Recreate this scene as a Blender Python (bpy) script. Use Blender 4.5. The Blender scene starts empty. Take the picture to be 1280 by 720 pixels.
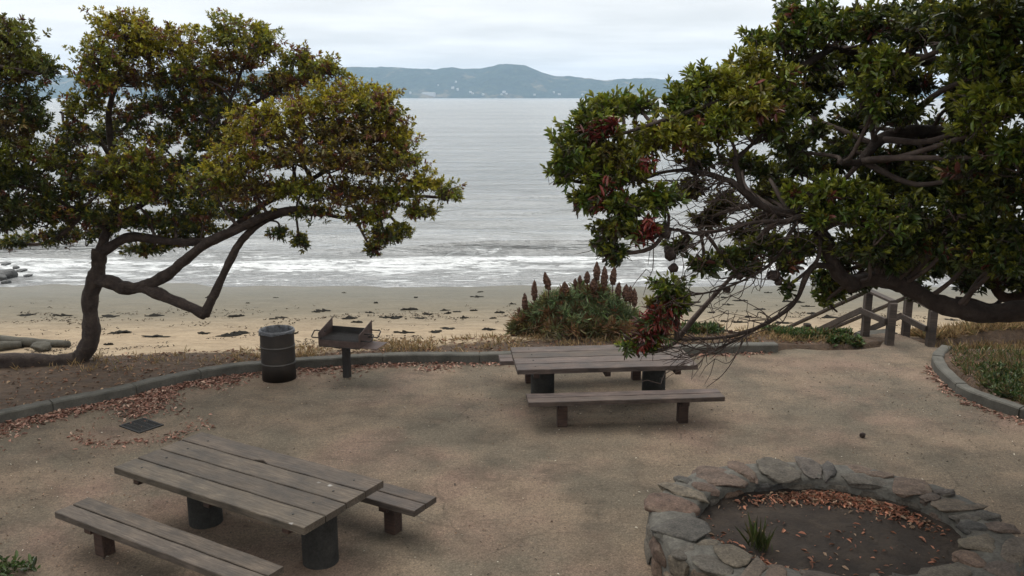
import bpy, bmesh, math, random
import numpy as np
from mathutils import Vector, Matrix

random.seed(7)
rng = np.random.default_rng(7)
sc = bpy.context.scene
COL = sc.collection
PI = math.pi

# ------------------------------------------------------------------ camera model
F_PX, CAM_H = 1108.5, 4.85
PITCH = math.atan(239 / F_PX)
FW = np.array([0, math.cos(PITCH), -math.sin(PITCH)])
UP = np.array([0, math.sin(PITCH), math.cos(PITCH)])
RT = np.array([1.0, 0, 0])


def ray(px, py):
    return FW + (px - 640) / F_PX * RT - (py - 360) / F_PX * UP


def P(px, py, z=0.0):
    d = ray(px, py)
    return np.array([0, 0, CAM_H]) + d * ((z - CAM_H) / d[2])


def Q(px, py, Y):
    d = ray(px, py)
    return np.array([0, 0, CAM_H]) + d * (Y / d[1])


# ------------------------------------------------------------------ object helpers
def tag(o, label=None, cat=None, group=None, kind=None):
    if label: o['label'] = label
    if cat: o['category'] = cat
    if group: o['group'] = group
    if kind: o['kind'] = kind
    return o


def empty(name, loc=(0, 0, 0), rz=0.0):
    o = bpy.data.objects.new(name, None)
    o.location = loc
    o.rotation_euler = (0, 0, rz)
    o.empty_display_size = 0.1
    COL.objects.link(o)
    return o


def link(name, me, mat=None, parent=None, loc=None, rz=None):
    o = bpy.data.objects.new(name, me)
    COL.objects.link(o)
    if mat is not None and len(me.materials) == 0:
        me.materials.append(mat)
    if parent is not None:
        o.parent = parent
    if loc is not None:
        o.location = loc
    if rz is not None:
        o.rotation_euler = (0, 0, rz)
    return o


def copy_tree(o, parent=None):
    c = o.copy()
    COL.objects.link(c)
    if parent is not None:
        c.parent = parent
    for ch in list(o.children):
        copy_tree(ch, c)
    return c


class MB:
    def __init__(self):
        self.v, self.f, self.n = [], [], 0

    def add(self, verts, faces):
        self.v.extend([tuple(map(float, a)) for a in verts])
        self.f.extend([tuple(i + self.n for i in q) for q in faces])
        self.n = len(self.v)

    def box(self, c, s, rot=None):
        x, y, z = s[0] / 2, s[1] / 2, s[2] / 2
        vs = [Vector(p) for p in [(-x, -y, -z), (x, -y, -z), (x, y, -z), (-x, y, -z), (-x, -y, z), (x, -y, z), (x, y, z), (-x, y, z)]]
        if rot is not None:
            vs = [rot @ p for p in vs]
        c = Vector(c)
        self.add([p + c for p in vs], [(3, 2, 1, 0), (4, 5, 6, 7), (0, 1, 5, 4), (1, 2, 6, 5), (2, 3, 7, 6), (3, 0, 4, 7)])

    def beam(self, a, b, w, h):
        a, b = Vector(a), Vector(b)
        d = b - a
        X = d.normalized()
        Y = Vector((0, 0, 1)).cross(X)
        if Y.length < 1e-4:
            Y = Vector((0, 1, 0))
        Y.normalize()
        Z = X.cross(Y)
        R = Matrix((X, Y, Z)).transposed()
        self.box((a + b) / 2, (d.length, w, h), R)

    def tube(self, pts, rad, sides=8, caps=True, wob=0.0, ridge=0.0):
        pts = [np.array(p, float) for p in pts]
        n = len(pts)
        T = [pts[min(i + 1, n - 1)] - pts[max(i - 1, 0)] for i in range(n)]
        T = [t / (np.linalg.norm(t) + 1e-9) for t in T]
        a = np.array([0, 0, 1.0]) if abs(T[0][2]) < .9 else np.array([1.0, 0, 0])
        N = np.cross(T[0], a); N /= np.linalg.norm(N)
        V, Fc = [], []
        for i in range(n):
            N = N - T[i] * np.dot(N, T[i]); N /= (np.linalg.norm(N) + 1e-9)
            B = np.cross(T[i], N)
            for k in range(sides):
                an = 2 * PI * k / sides
                r = rad[i] * (1 + (random.uniform(-wob, wob) if wob else 0))
                if ridge: r *= 1 + ridge * (math.sin(3 * an + .17 * i + rad[0] * 50) + .7 * math.sin(5 * an - .11 * i) + .5 * math.sin(8 * an + .3 * math.sin(i * .4)))
                V.append(pts[i] + (N * math.cos(an) + B * math.sin(an)) * r)
        for i in range(n - 1):
            for k in range(sides):
                k2 = (k + 1) % sides
                Fc.append((i * sides + k, i * sides + k2, (i + 1) * sides + k2, (i + 1) * sides + k))
        if caps:
            Fc.append(tuple(range(sides - 1, -1, -1)))
            Fc.append(tuple((n - 1) * sides + k for k in range(sides)))
        self.add(V, Fc)

    def lathe(self, prof, sides=32, c=(0, 0, 0)):
        V, Fc = [], []
        for r, z in prof:
            for k in range(sides):
                an = 2 * PI * k / sides
                V.append((c[0] + r * math.cos(an), c[1] + r * math.sin(an), c[2] + z))
        for i in range(len(prof) - 1):
            for k in range(sides):
                k2 = (k + 1) % sides
                Fc.append((i * sides + k, i * sides + k2, (i + 1) * sides + k2, (i + 1) * sides + k))
        self.add(V, Fc)

    def mesh(self, name, smooth=False):
        me = bpy.data.meshes.new(name)
        me.from_pydata(self.v, [], self.f)
        if smooth:
            me.shade_smooth()
        me.update()
        return me

    def build(self, name, mat, parent=None, smooth=False, bevel=0.0, **k):
        o = link(name, self.mesh(name, smooth), mat, parent, **k)
        if bevel:
            m = o.modifiers.new('edge', 'BEVEL')
            m.width = bevel; m.segments = 2; m.limit_method = 'ANGLE'
        return o


def grid_mesh(name, X, Y, Z, smooth=True):
    ny, nx = X.shape
    V = np.stack([X, Y, Z], -1).reshape(-1, 3)
    i = np.arange(ny * nx).reshape(ny, nx)
    Fq = np.stack([i[:-1, :-1], i[:-1, 1:], i[1:, 1:], i[1:, :-1]], -1).reshape(-1, 4)
    me = bpy.data.meshes.new(name)
    me.from_pydata(V.tolist(), [], Fq.tolist())
    if smooth:
        me.shade_smooth()
    me.update()
    return me


def spline(pts, per=6):
    """Catmull-Rom through the points."""
    p = [np.array(a, float) for a in pts]
    p = [2 * p[0] - p[1]] + p + [2 * p[-1] - p[-2]]
    out = []
    for i in range(1, len(p) - 2):
        for k in range(per):
            t = k / per
            a, b, c, d = p[i - 1], p[i], p[i + 1], p[i + 2]
            out.append(.5 * ((2 * b) + (c - a) * t + (2 * a - 5 * b + 4 * c - d) * t * t + (3 * b - a - 3 * c + d) * t ** 3))
    out.append(p[-2])
    return out


def vnoise(x, y, seed=0):
    """smooth 2-D value noise, vectorised"""
    x = np.asarray(x, float); y = np.asarray(y, float)
    xi, yi = np.floor(x).astype(int), np.floor(y).astype(int)
    xf, yf = x - xi, y - yi
    xf = xf * xf * (3 - 2 * xf); yf = yf * yf * (3 - 2 * yf)

    def h(a, b):
        n = (a * 374761393 + b * 668265263 + seed * 974711) & 0x7fffffff
        n = ((n ^ (n >> 13)) * 1274126177) & 0x7fffffff
        return ((n ^ (n >> 16)) & 0xffff) / 65535.0
    return (h(xi, yi) * (1 - xf) + h(xi + 1, yi) * xf) * (1 - yf) + (h(xi, yi + 1) * (1 - xf) + h(xi + 1, yi + 1) * xf) * yf


def fbm(x, y, oct=4, seed=0):
    s, a, tot = 0, 1, 0
    for k in range(oct):
        s = s + a * vnoise(x * 2 ** k, y * 2 ** k, seed + k * 17); tot += a; a *= .5
    return s / tot


# ------------------------------------------------------------------ material helpers
# overall reflectance of each surface relative to the ramps below
ALBEDO = {'packed_earth': (.74, .715, .685), 'bleached_driftwood': .62, 'beach_sand': .84, 'weathered_grey_brown_plank': (.66, .63, .64), 'weathered_purple_brown_plank': (.66, .64, .60),
          'dark_red_brown_timber': .75, 'brown_rail_timber': .75, 'dark_concrete_pipe': .8, 'grey_kerb_concrete': .9, 'stone_mortar': .85,
          'field_stone': (.82, .77, .71), 'pit_soil': .8, 'grey_brown_bark': .75, 'reddish_bark': .72, 'rusty_drum_steel': .7, 'rubbed_drum_rib': .5, 'rusted_grill_steel': .8}


class NT:
    def __init__(self, name):
        self.m = bpy.data.materials.new(name)
        self.m.use_nodes = True
        self.t = self.m.node_tree
        self.b = self.t.nodes['Principled BSDF']
        self.out = self.t.nodes['Material Output']

    def n(self, ty, **kw):
        nd = self.t.nodes.new(ty)
        for k, v in kw.items():
            if k.startswith('i_'):
                nd.inputs[k[2:].replace('_', ' ')].default_value = v
            else:
                setattr(nd, k, v)
        return nd

    def l(self, a, b):
        self.t.links.new(a, b)

    def coord(self, which='Object', scale=(1, 1, 1)):
        c = self.n('ShaderNodeTexCoord')
        mp = self.n('ShaderNodeMapping')
        mp.inputs['Scale'].default_value = scale
        self.l(c.outputs[which], mp.inputs['Vector'])
        return mp.outputs[0]

    def pos(self, scale=(1, 1, 1)):
        c = self.n('ShaderNodeNewGeometry')
        mp = self.n('ShaderNodeMapping')
        mp.inputs['Scale'].default_value = scale
        self.l(c.outputs['Position'], mp.inputs['Vector'])
        return mp.outputs[0]

    def noise(self, vec, scale, detail=4, rough=.55, dist=0):
        nd = self.n('ShaderNodeTexNoise')
        nd.inputs['Scale'].default_value = scale
        nd.inputs['Detail'].default_value = detail
        nd.inputs['Roughness'].default_value = rough
        nd.inputs['Distortion'].default_value = dist
        if vec is not None: self.l(vec, nd.inputs['Vector'])
        return nd.outputs['Fac']

    def ramp(self, fac, stops, interp='LINEAR'):
        r = self.n('ShaderNodeValToRGB')
        r.color_ramp.interpolation = interp
        e = r.color_ramp.elements
        while len(e) < len(stops): e.new(0.5)
        for i, (p, c) in enumerate(stops):
            e[i].position = p
            e[i].color = (c, c, c, 1) if isinstance(c, (int, float)) else (*c, 1)
        self.l(fac, r.inputs[0])
        return r.outputs[0]

    def mix(self, fac, a, b, mode='MIX'):
        m = self.n('ShaderNodeMix', data_type='RGBA', blend_type=mode)
        for s, v in ((m.inputs[0], fac), (m.inputs[6], a), (m.inputs[7], b)):
            if isinstance(v, (int, float)): s.default_value = v
            elif isinstance(v, tuple): s.default_value = (*v, 1)
            else: self.l(v, s)
        return m.outputs[2]

    def math(self, op, a, b=None, c=None, clamp=False):
        m = self.n('ShaderNodeMath', operation=op, use_clamp=clamp)
        for s, v in zip(m.inputs, (a, b, c)):
            if v is None: continue
            if isinstance(v, (int, float)): s.default_value = v
            else: self.l(v, s)
        return m.outputs[0]

    def bump(self, h, strength=.4, dist=.02, normal=None):
        b = self.n('ShaderNodeBump')
        b.inputs['Strength'].default_value = strength
        b.inputs['Distance'].default_value = dist
        self.l(h, b.inputs['Height'])
        if normal is not None: self.l(normal, b.inputs['Normal'])
        return b.outputs[0]

    def fin(self, color=None, rough=None, normal=None, **kw):
        k = ALBEDO.get(self.m.name)
        if k and color is not None and not isinstance(color, tuple):
            color = self.mix(1.0, color, (k, k, k) if isinstance(k, float) else k, 'MULTIPLY')
        for key, v in (('Base Color', color), ('Roughness', rough), ('Normal', normal)):
            if v is None: continue
            s = self.b.inputs[key]
            if isinstance(v, (int, float)): s.default_value = v
            elif isinstance(v, tuple): s.default_value = (*v, 1)
            else: self.l(v, s)
        for k, v in kw.items():
            self.b.inputs[k.replace('_', ' ')].default_value = v
        return self.m


def mat_plaza():
    n = NT('packed_earth')
    p = n.pos()
    big = n.noise(p, .35, 4, .6, .4)
    mid = n.noise(p, 1.6, 6, .65)
    fine = n.noise(p, 20, 6, .8)
    grain = n.noise(p, 48, 3, .75)
    c = n.ramp(big, [(.32, (.150, .122, .090)), (.46, (.215, .165, .118)), (.58, (.205, .146, .110)), (.70, (.165, .112, .088))])
    c2 = n.ramp(n.noise(p, .55, 5, .6), [(.42, 0.0), (.6, 1.0)])
    c = n.mix(c2, c, (.138, .116, .086))
    dark = n.ramp(mid, [(.36, .68), (.5, 1.0), (.64, 1.18)])
    c = n.mix(.8, c, dark, 'MULTIPLY')
    sp = n.ramp(fine, [(.36, .5), (.46, .93), (.54, 1.05), (.64, 1.5)])
    c = n.mix(.75, c, sp, 'MULTIPLY')
    gr = n.ramp(grain, [(.36, .4), (.46, .92), (.54, 1.05), (.64, 1.65)])
    c = n.mix(.62, c, gr, 'MULTIPLY')
    # worn scuffs: darker damp stains with their own shapes
    st = n.ramp(n.noise(n.pos((.5, 1.1, 1)), 1.3, 5, .7, 1.2), [(.60, 0.0), (.68, .55)])
    c = n.mix(st, c, (.085, .068, .05))
    vc = n.n('ShaderNodeTexVoronoi', feature='DISTANCE_TO_EDGE'); vc.inputs['Scale'].default_value = .42
    wv = n.n('ShaderNodeMix', data_type='VECTOR'); wv.inputs[0].default_value = .18
    nzc = n.n('ShaderNodeTexNoise'); nzc.inputs['Scale'].default_value = 2.5; nzc.inputs['Detail'].default_value = 6; n.l(p, nzc.inputs['Vector'])
    n.l(p, wv.inputs[4]); n.l(nzc.outputs['Color'], wv.inputs[5]); n.l(wv.outputs[1], vc.inputs['Vector'])
    crk = n.math('MULTIPLY', n.ramp(vc.outputs['Distance'], [(.0, 1.0), (.006, .0)]), n.ramp(n.noise(p, .7, 3, .5), [(.5, 0.0), (.6, .8)]))
    c = n.mix(n.math('MULTIPLY', crk, .6), c, (.06, .048, .036))
    h = n.math('ADD', n.math('MULTIPLY', fine, .5), n.math('MULTIPLY', grain, .35))
    h = n.math('ADD', h, n.math('MULTIPLY', mid, 1.5))
    return n.fin(c, .93, n.bump(h, .75, .022), Specular_IOR_Level=.25)


def mat_beach():
    n = NT('beach_sand')
    p = n.pos()
    sep = n.n('ShaderNodeSeparateXYZ'); n.l(p, sep.inputs[0])
    y = n.math('SUBTRACT', sep.outputs[1], n.math('MULTIPLY', sep.outputs[0], .028))
    wob = n.math('MULTIPLY', n.math('SUBTRACT', n.noise(n.pos((.12, .4, 1)), 1, 4, .55), .5), 2.2)
    yw = n.math('ADD', y, wob)
    mid = n.noise(n.pos((.6, 1.6, 1)), 1.7, 6, .65)
    fine = n.noise(p, 9, 5, .7)
    dry = n.ramp(mid, [(.3, (.27, .20, .128)), (.55, (.36, .275, .178)), (.75, (.42, .325, .215))])
    wet = n.ramp(mid, [(.3, (.112, .106, .080)), (.7, (.145, .132, .098))])
    wf = n.ramp(n.math('DIVIDE', n.math('SUBTRACT', yw, 21.5), 8.5), [(.1, 0.0), (.42, .75), (.8, 1.0)])
    c = n.mix(wf, dry, wet)
    c = n.mix(.6, c, n.ramp(fine, [(.3, .7), (.5, 1.0), (.75, 1.15)]), 'MULTIPLY')
    # brown wrack bits stuck in the dry sand
    bits = n.ramp(n.noise(n.pos((1.1, 4.2, 1)), 2.2, 5, .75), [(.60, 0.0), (.66, .7)])
    band = n.ramp(n.math('DIVIDE', n.math('SUBTRACT', yw, 19.0), 8.0), [(.0, .1), (.2, 1.0), (.6, .9), (.85, .0)])
    c = n.mix(n.math('MULTIPLY', bits, band), c, (.10, .065, .04))
    # dirt and dead grass strip at the top of the bank
    ed = n.n('ShaderNodeAttribute', attribute_name='dirt')
    df = n.math('ADD', ed.outputs['Fac'], n.math('MULTIPLY', n.math('SUBTRACT', n.noise(p, 2.2, 5, .7), .5), 1.1))
    dirt = n.ramp(n.noise(p, 6, 6, .75), [(.3, (.05, .034, .023)), (.55, (.09, .059, .038)), (.75, (.15, .095, .058))])
    c = n.mix(n.ramp(df, [(.42, 0.0), (.58, 1.0)]), c, dirt)
    r = n.ramp(n.math('DIVIDE', n.math('SUBTRACT', yw, 25.5), 4.0), [(0, .95), (1, .5)])
    lump = n.noise(n.pos((.7, 1.4, 1)), 2.6, 5, .6)
    h = n.math('ADD', n.math('MULTIPLY', lump, n.math('SUBTRACT', 1.15, wf)), n.math('MULTIPLY', fine, .15))
    return n.fin(c, r, n.bump(h, .8, .16), Specular_IOR_Level=.3)


def mat_sea():
    n = NT('grey_sea_water')
    p = n.pos()
    sep = n.n('ShaderNodeSeparateXYZ'); n.l(p, sep.inputs[0])
    y = n.math('SUBTRACT', sep.outputs[1], n.math('MULTIPLY', sep.outputs[0], .03))
    wob = n.math('MULTIPLY', n.math('SUBTRACT', n.noise(n.pos((.10, .25, 1)), 1.2, 4, .55, .3), .5), 5.5)
    yw = n.math('ADD', y, wob)
    base = n.ramp(n.math('DIVIDE', n.math('SUBTRACT', yw, 30.), 40.), [(0, (.40, .395, .385)), (.16, (.41, .41, .40)), (.35, (.37, .375, .365)), (1, (.345, .352, .345))])
    base = n.mix(n.ramp(n.noise(n.pos((.012, .05, 1)), 1.0, 5, .6), [(.40, .0), (.62, .5)]), base, (.20, .208, .203))
    # foam: lacy streaks in the surf
    f1 = n.noise(n.pos((.9, 2.2, 1)), 1.0, 9, .74, 1.6)
    f2 = n.noise(n.pos((.30, 1.5, 1)), 1.1, 9, .72, .8)
    surf = n.ramp(n.math('DIVIDE', n.math('SUBTRACT', yw, 29.0), 10.0),
                  [(0, .36), (.07, .60), (.14, .44), (.28, .58), (.44, .70), (.60, .66), (.74, .45), (1, 0.0)])
    ff = n.math('ADD', n.math('MULTIPLY', n.math('ADD', f1, f2), .5), n.math('MULTIPLY', n.math('SUBTRACT', surf, .5), .42))
    foam = n.ramp(ff, [(.485, 0.0), (.52, .45), (.56, 1.0)])
    line = n.ramp(n.noise(n.pos((.06, .9, 1)), 1.3, 6, .7, .5), [(.64, 0.0), (.70, .8)])
    lm = n.ramp(n.math('DIVIDE', n.math('SUBTRACT', y, 30.), 34.), [(0, 0.0), (.05, 1.0), (.35, .55), (.7, .0)])
    foam = n.math('MAXIMUM', foam, n.math('MULTIPLY', line, n.math('MULTIPLY', lm, .55)))
    col = n.mix(foam, base, (.74, .75, .74))
    rough = n.mix(foam, (.16, .16, .16), (.8, .8, .8))
    w1 = n.noise(n.pos((.5, 1.1, 1)), 1.0, 6, .62, .8)
    w3 = n.noise(n.pos((.12, .34, 1)), 1.0, 6, .6, .8)
    w2 = n.noise(n.pos((.05, .16, 1)), 1.0, 5, .6, .3)
    h = n.math('ADD', n.math('MULTIPLY', w1, .6), n.math('ADD', n.math('MULTIPLY', w3, 2.2), n.math('MULTIPLY', w2, 2.5)))
    h = n.math('ADD', h, n.math('MULTIPLY', foam, .1))
    return n.fin(col, rough, n.bump(h, 1.0, 1.4), IOR=1.33, Specular_IOR_Level=.5)


def mat_hills():
    n = NT('wooded_hills')
    p = n.pos()
    a = n.noise(p, .006, 6, .65)
    b = n.noise(p, .03, 5, .7)
    c = n.ramp(b, [(.3, (.014, .03, .02)), (.55, (.03, .05, .028)), (.75, (.07, .085, .045))])
    c = n.mix(n.ramp(a, [(.56, 0.0), (.64, .8)]), c, (.19, .15, .085))
    return n.fin(c, 1.0, n.bump(b, .8, 12), Specular_IOR_Level=0)


def mat_wood(name, c0, c1, c2, spots=True):
    n = NT(name)
    v = n.coord('Object', (1.2, 14, 14))
    grain = n.noise(v, 3.0, 7, .7, .6)
    blot = n.noise(n.coord('Object', (1, 1.6, 1.6)), 2.6, 5, .65)
    c = n.ramp(grain, [(.34, c0), (.5, c1), (.66, c2)])
    c = n.mix(.85, c, n.ramp(blot, [(.36, .5), (.5, 1.0), (.64, 1.45)]), 'MULTIPLY')
    at = n.n('ShaderNodeAttribute', attribute_name='tint')
    c = n.mix(.9, c, at.outputs['Color'], 'MULTIPLY')
    if spots:
        vo = n.n('ShaderNodeTexVoronoi', feature='F1'); vo.inputs['Scale'].default_value = 3.4
        n.l(n.coord('Object', (1, 1, .02)), vo.inputs['Vector'])
        nz = n.noise(n.coord(), 55, 3, .6)
        d = n.math('ADD', vo.outputs['Distance'], n.math('MULTIPLY', n.math('SUBTRACT', nz, .5), .14))
        m = n.ramp(d, [(.06, 1.0), (.11, 0.0)])
        pick = n.math('GREATER_THAN', n.math('MULTIPLY', vo.outputs['Color'], 1.0), .42)
        g = n.n('ShaderNodeNewGeometry'); sn = n.n('ShaderNodeSeparateXYZ'); n.l(g.outputs['Normal'], sn.inputs[0])
        m = n.math('MULTIPLY', n.math('MULTIPLY', m, pick), n.math('GREATER_THAN', sn.outputs[2], .5))
        c = n.mix(n.math('MULTIPLY', m, .75), c, (.50, .50, .46))
    return n.fin(c, n.ramp(blot, [(.3, .6), (.7, .85)]), n.bump(grain, .8, .008), Specular_IOR_Level=.35)


def mat_rough(name, c0, c1, c2, scale=6, bump=.5, dist=.02, rough=.9, spec=.3, fine=40, rand=0.0):
    n = NT(name)
    v = n.coord('Object')
    if rand:
        oi = n.n('ShaderNodeObjectInfo')
        vm = n.n('ShaderNodeVectorMath', operation='ADD'); n.l(v, vm.inputs[0])
        cx = n.n('ShaderNodeCombineXYZ'); n.l(n.math('MULTIPLY', oi.outputs['Random'], 50), cx.inputs[0]); n.l(cx.outputs[0], vm.inputs[1])
        v = vm.outputs[0]
    a = n.noise(v, scale, 6, .68)
    b = n.noise(v, fine, 4, .65)
    c = n.ramp(a, [(.3, c0), (.5, c1), (.72, c2)])
    c = n.mix(.7, c, n.ramp(b, [(.3, .65), (.5, 1.0), (.72, 1.3)]), 'MULTIPLY')
    h = n.math('ADD', a, n.math('MULTIPLY', b, .3))
    return n.fin(c, rough, n.bump(h, bump, dist), Specular_IOR_Level=spec)


def mat_stone():
    n = NT('field_stone')
    oi = n.n('ShaderNodeObjectInfo')
    v = n.coord('Object')
    vm = n.n('ShaderNodeVectorMath', operation='ADD'); n.l(v, vm.inputs[0])
    cx = n.n('ShaderNodeCombineXYZ'); n.l(n.math('MULTIPLY', oi.outputs['Random'], 50), cx.inputs[0]); n.l(cx.outputs[0], vm.inputs[1])
    v = vm.outputs[0]
    base = n.ramp(oi.outputs['Random'], [(0, (.085, .082, .076)), (.2, (.14, .127, .108)), (.4, (.155, .108, .082)), (.55, (.07, .07, .069)),
                                         (.7, (.15, .13, .102)), (.85, (.13, .088, .069)), (1, (.11, .104, .096))])
    a = n.noise(v, 7, 7, .7); b = n.noise(v, 45, 4, .65)
    c = n.mix(.85, base, n.ramp(a, [(.34, .45), (.48, .88), (.54, 1.0), (.66, 1.45)]), 'MULTIPLY')
    c = n.mix(.6, c, n.ramp(b, [(.36, .5), (.5, 1.0), (.64, 1.5)]), 'MULTIPLY')
    c = n.mix(n.ramp(n.noise(v, 3.5, 5, .7), [(.58, 0.0), (.68, .45)]), c, (.115, .115, .082))
    return n.fin(c, .85, n.bump(n.math('ADD', a, n.math('MULTIPLY', b, .25)), .7, .035), Specular_IOR_Level=.3)


def mat_leaf(name, rough=.42, trans=.22):
    n = NT(name)
    at = n.n('ShaderNodeAttribute', attribute_name='tint')
    n.fin(at.outputs['Color'], rough, Specular_IOR_Level=.4)
    tr = n.n('ShaderNodeBsdfTranslucent')
    n.l(at.outputs['Color'], tr.inputs[0])
    mx = n.n('ShaderNodeMixShader'); mx.inputs[0].default_value = trans
    n.l(n.b.outputs[0], mx.inputs[1]); n.l(tr.outputs[0], mx.inputs[2])
    n.l(mx.outputs[0], n.out.inputs[0])
    return n.m


def mat_metal(name, c0, c1, c2, rough=.6, metal=.5, scale=5):
    n = NT(name)
    v = n.coord()
    a = n.noise(v, scale, 6, .68)
    b = n.noise(v, 35, 4, .65)
    c = n.ramp(a, [(.32, c0), (.52, c1), (.7, c2)])
    c = n.mix(.5, c, n.ramp(b, [(.3, .7), (.7, 1.25)]), 'MULTIPLY')
    return n.fin(c, n.ramp(a, [(.3, rough - .12), (.7, rough + .15)]), n.bump(b, .2, .004), Metallic=metal)


M = dict(
    plaza=mat_plaza(), beach=mat_beach(), sea=mat_sea(), hills=mat_hills(),
    wood_near=mat_wood('weathered_grey_brown_plank', (.062, .049, .037), (.100, .081, .062), (.145, .119, .092)),
    wood_far=mat_wood('weathered_purple_brown_plank', (.075, .054, .046), (.118, .089, .078), (.165, .130, .116)),
    wood_dark=mat_wood('dark_red_brown_timber', (.032, .018, .013), (.055, .031, .022), (.08, .046, .033), spots=False),
    wood_post=mat_wood('brown_rail_timber', (.04, .029, .023), (.066, .049, .039), (.10, .076, .06), spots=False),
    concrete_col=mat_rough('dark_concrete_pipe', (.022, .021, .018), (.035, .033, .029), (.055, .052, .046), 5, .5, .01),
    kerb=mat_rough('grey_kerb_concrete', (.055, .052, .043), (.088, .082, .068), (.122, .114, .095), 3, .5, .012),
    mortar=mat_rough('stone_mortar', (.075, .069, .058), (.12, .111, .094), (.17, .158, .134), 9, .8, .03),
    stone=mat_stone(),
    soil=mat_rough('pit_soil', (.020, .014, .010), (.036, .026, .019), (.062, .045, .032), 3.2, .8, .05, fine=26),
    bark=mat_rough('grey_brown_bark', (.030, .021, .017), (.058, .041, .033), (.10, .074, .058), 7, .9, .05, fine=24),
    bark_red=mat_rough('reddish_bark', (.034, .018, .013), (.068, .037, .027), (.11, .064, .047), 7, .9, .05, fine=24),
    twig=mat_rough('thin_twig_bark', (.04, .028, .023), (.07, .05, .041), (.11, .082, .067), 8, .4, .01),
    leaf=mat_leaf('tree_leaf'), leaf_thick=mat_leaf('glossy_tree_leaf', .36, .18), straw=mat_leaf('dry_grass_blade', .8, .3),
    litter=mat_leaf('dead_leaf', .75, .1), spike=mat_rough('dried_flower_head', (.045, .023, .016), (.085, .043, .028), (.14, .075, .048), 22, 1., .03),
    pod=mat_rough('woody_seed_pod', (.02, .014, .012), (.04, .028, .024), (.07, .05, .04), 15, .6, .01),
    drum=mat_metal('rusty_drum_steel', (.026, .020, .017), (.042, .033, .027), (.07, .05, .038), .62, .3),
    drum_rib=mat_metal('rubbed_drum_rib', (.07, .06, .05), (.10, .088, .075), (.14, .12, .10), .55, .4),
    grill=mat_metal('rusted_grill_steel', (.05, .032, .026), (.095, .062, .052), (.15, .10, .085), .62, .35, 8),
    grill_dark=mat_metal('sooty_grill_steel', (.015, .013, .012), (.028, .024, .022), (.045, .038, .034), .6, .35),
    iron=mat_metal('cast_iron', (.012, .012, .012), (.022, .021, .02), (.04, .036, .032), .6, .5),
    kelp=mat_rough('dark_seaweed', (.010, .010, .008), (.02, .018, .014), (.038, .031, .023), 9, .9, .04, .9, .1, rand=1),
    rock=mat_rough('wet_shore_rock', (.022, .023, .023), (.04, .041, .04), (.075, .075, .07), 2.5, .9, .12, .5, .5, fine=14, rand=1),
    drift=mat_rough('bleached_driftwood', (.075, .068, .052), (.115, .105, .082), (.16, .148, .118), 4, .6, .03),
    house=mat_rough('pale_house_paint', (.34, .34, .33), (.38, .38, .37), (.42, .42, .41), .05, 0, .01, fine=.3),
)
n = NT('thin_plastic_liner')
nz = n.noise(n.coord(), 14, 5, .7)
M['liner'] = n.fin(n.ramp(nz, [(.3, (.022, .022, .024)), (.7, (.085, .088, .098))]), .35, n.bump(nz, .8, .03), Specular_IOR_Level=.6)


# ------------------------------------------------------------------ leaf machinery (numpy)
def unit(a):
    return a / (np.linalg.norm(a, axis=-1, keepdims=True) + 1e-9)


def leaf_mesh(name, pos, d, L, W, col, fold=.25, up_bias=.8, curl=.12):
    """six-vertex folded leaves: pos, d (N,3); L, W (N,); col (N,3)"""
    N = len(pos)
    d = unit(d)
    up = np.array([0, 0, 1.0]) * up_bias + rng.normal(0, .55, (N, 3))
    s = unit(np.cross(d, up))
    nrm = np.cross(s, d)
    L = L[:, None]; W = W[:, None]
    base = pos
    tip = pos + d * L - nrm * L * curl
    l1 = pos + d * L * .36 + s * W * .46 + nrm * W * fold
    l2 = pos + d * L * .74 + s * W * .38 + nrm * (W * fold - L * curl * .5)
    r1 = pos + d * L * .36 - s * W * .46 + nrm * W * fold
    r2 = pos + d * L * .74 - s * W * .38 + nrm * (W * fold - L * curl * .5)
    V = np.stack([base, l1, l2, tip, r2, r1], 1).reshape(-1, 3)
    i = np.arange(N)[:, None] * 6
    Fq = np.concatenate([i + np.array([[0, 3, 2, 1]]), i + np.array([[0, 5, 4, 3]])], 1).reshape(-1, 4)
    me = bpy.data.meshes.new(name)
    me.vertices.add(len(V)); me.vertices.foreach_set('co', V.astype(np.float32).ravel())
    me.loops.add(Fq.size); me.loops.foreach_set('vertex_index', Fq.astype(np.int32).ravel())
    me.polygons.add(len(Fq)); me.polygons.foreach_set('loop_start', (np.arange(len(Fq)) * 4).astype(np.int32))
    me.update(calc_edges=True)
    a = me.attributes.new('tint', 'FLOAT_COLOR', 'POINT')
    c4 = np.ones((N, 6, 4), np.float32); c4[:, :, :3] = col[:, None, :]
    a.data.foreach_set('color', c4.ravel())
    me.validate()
    return me


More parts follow.
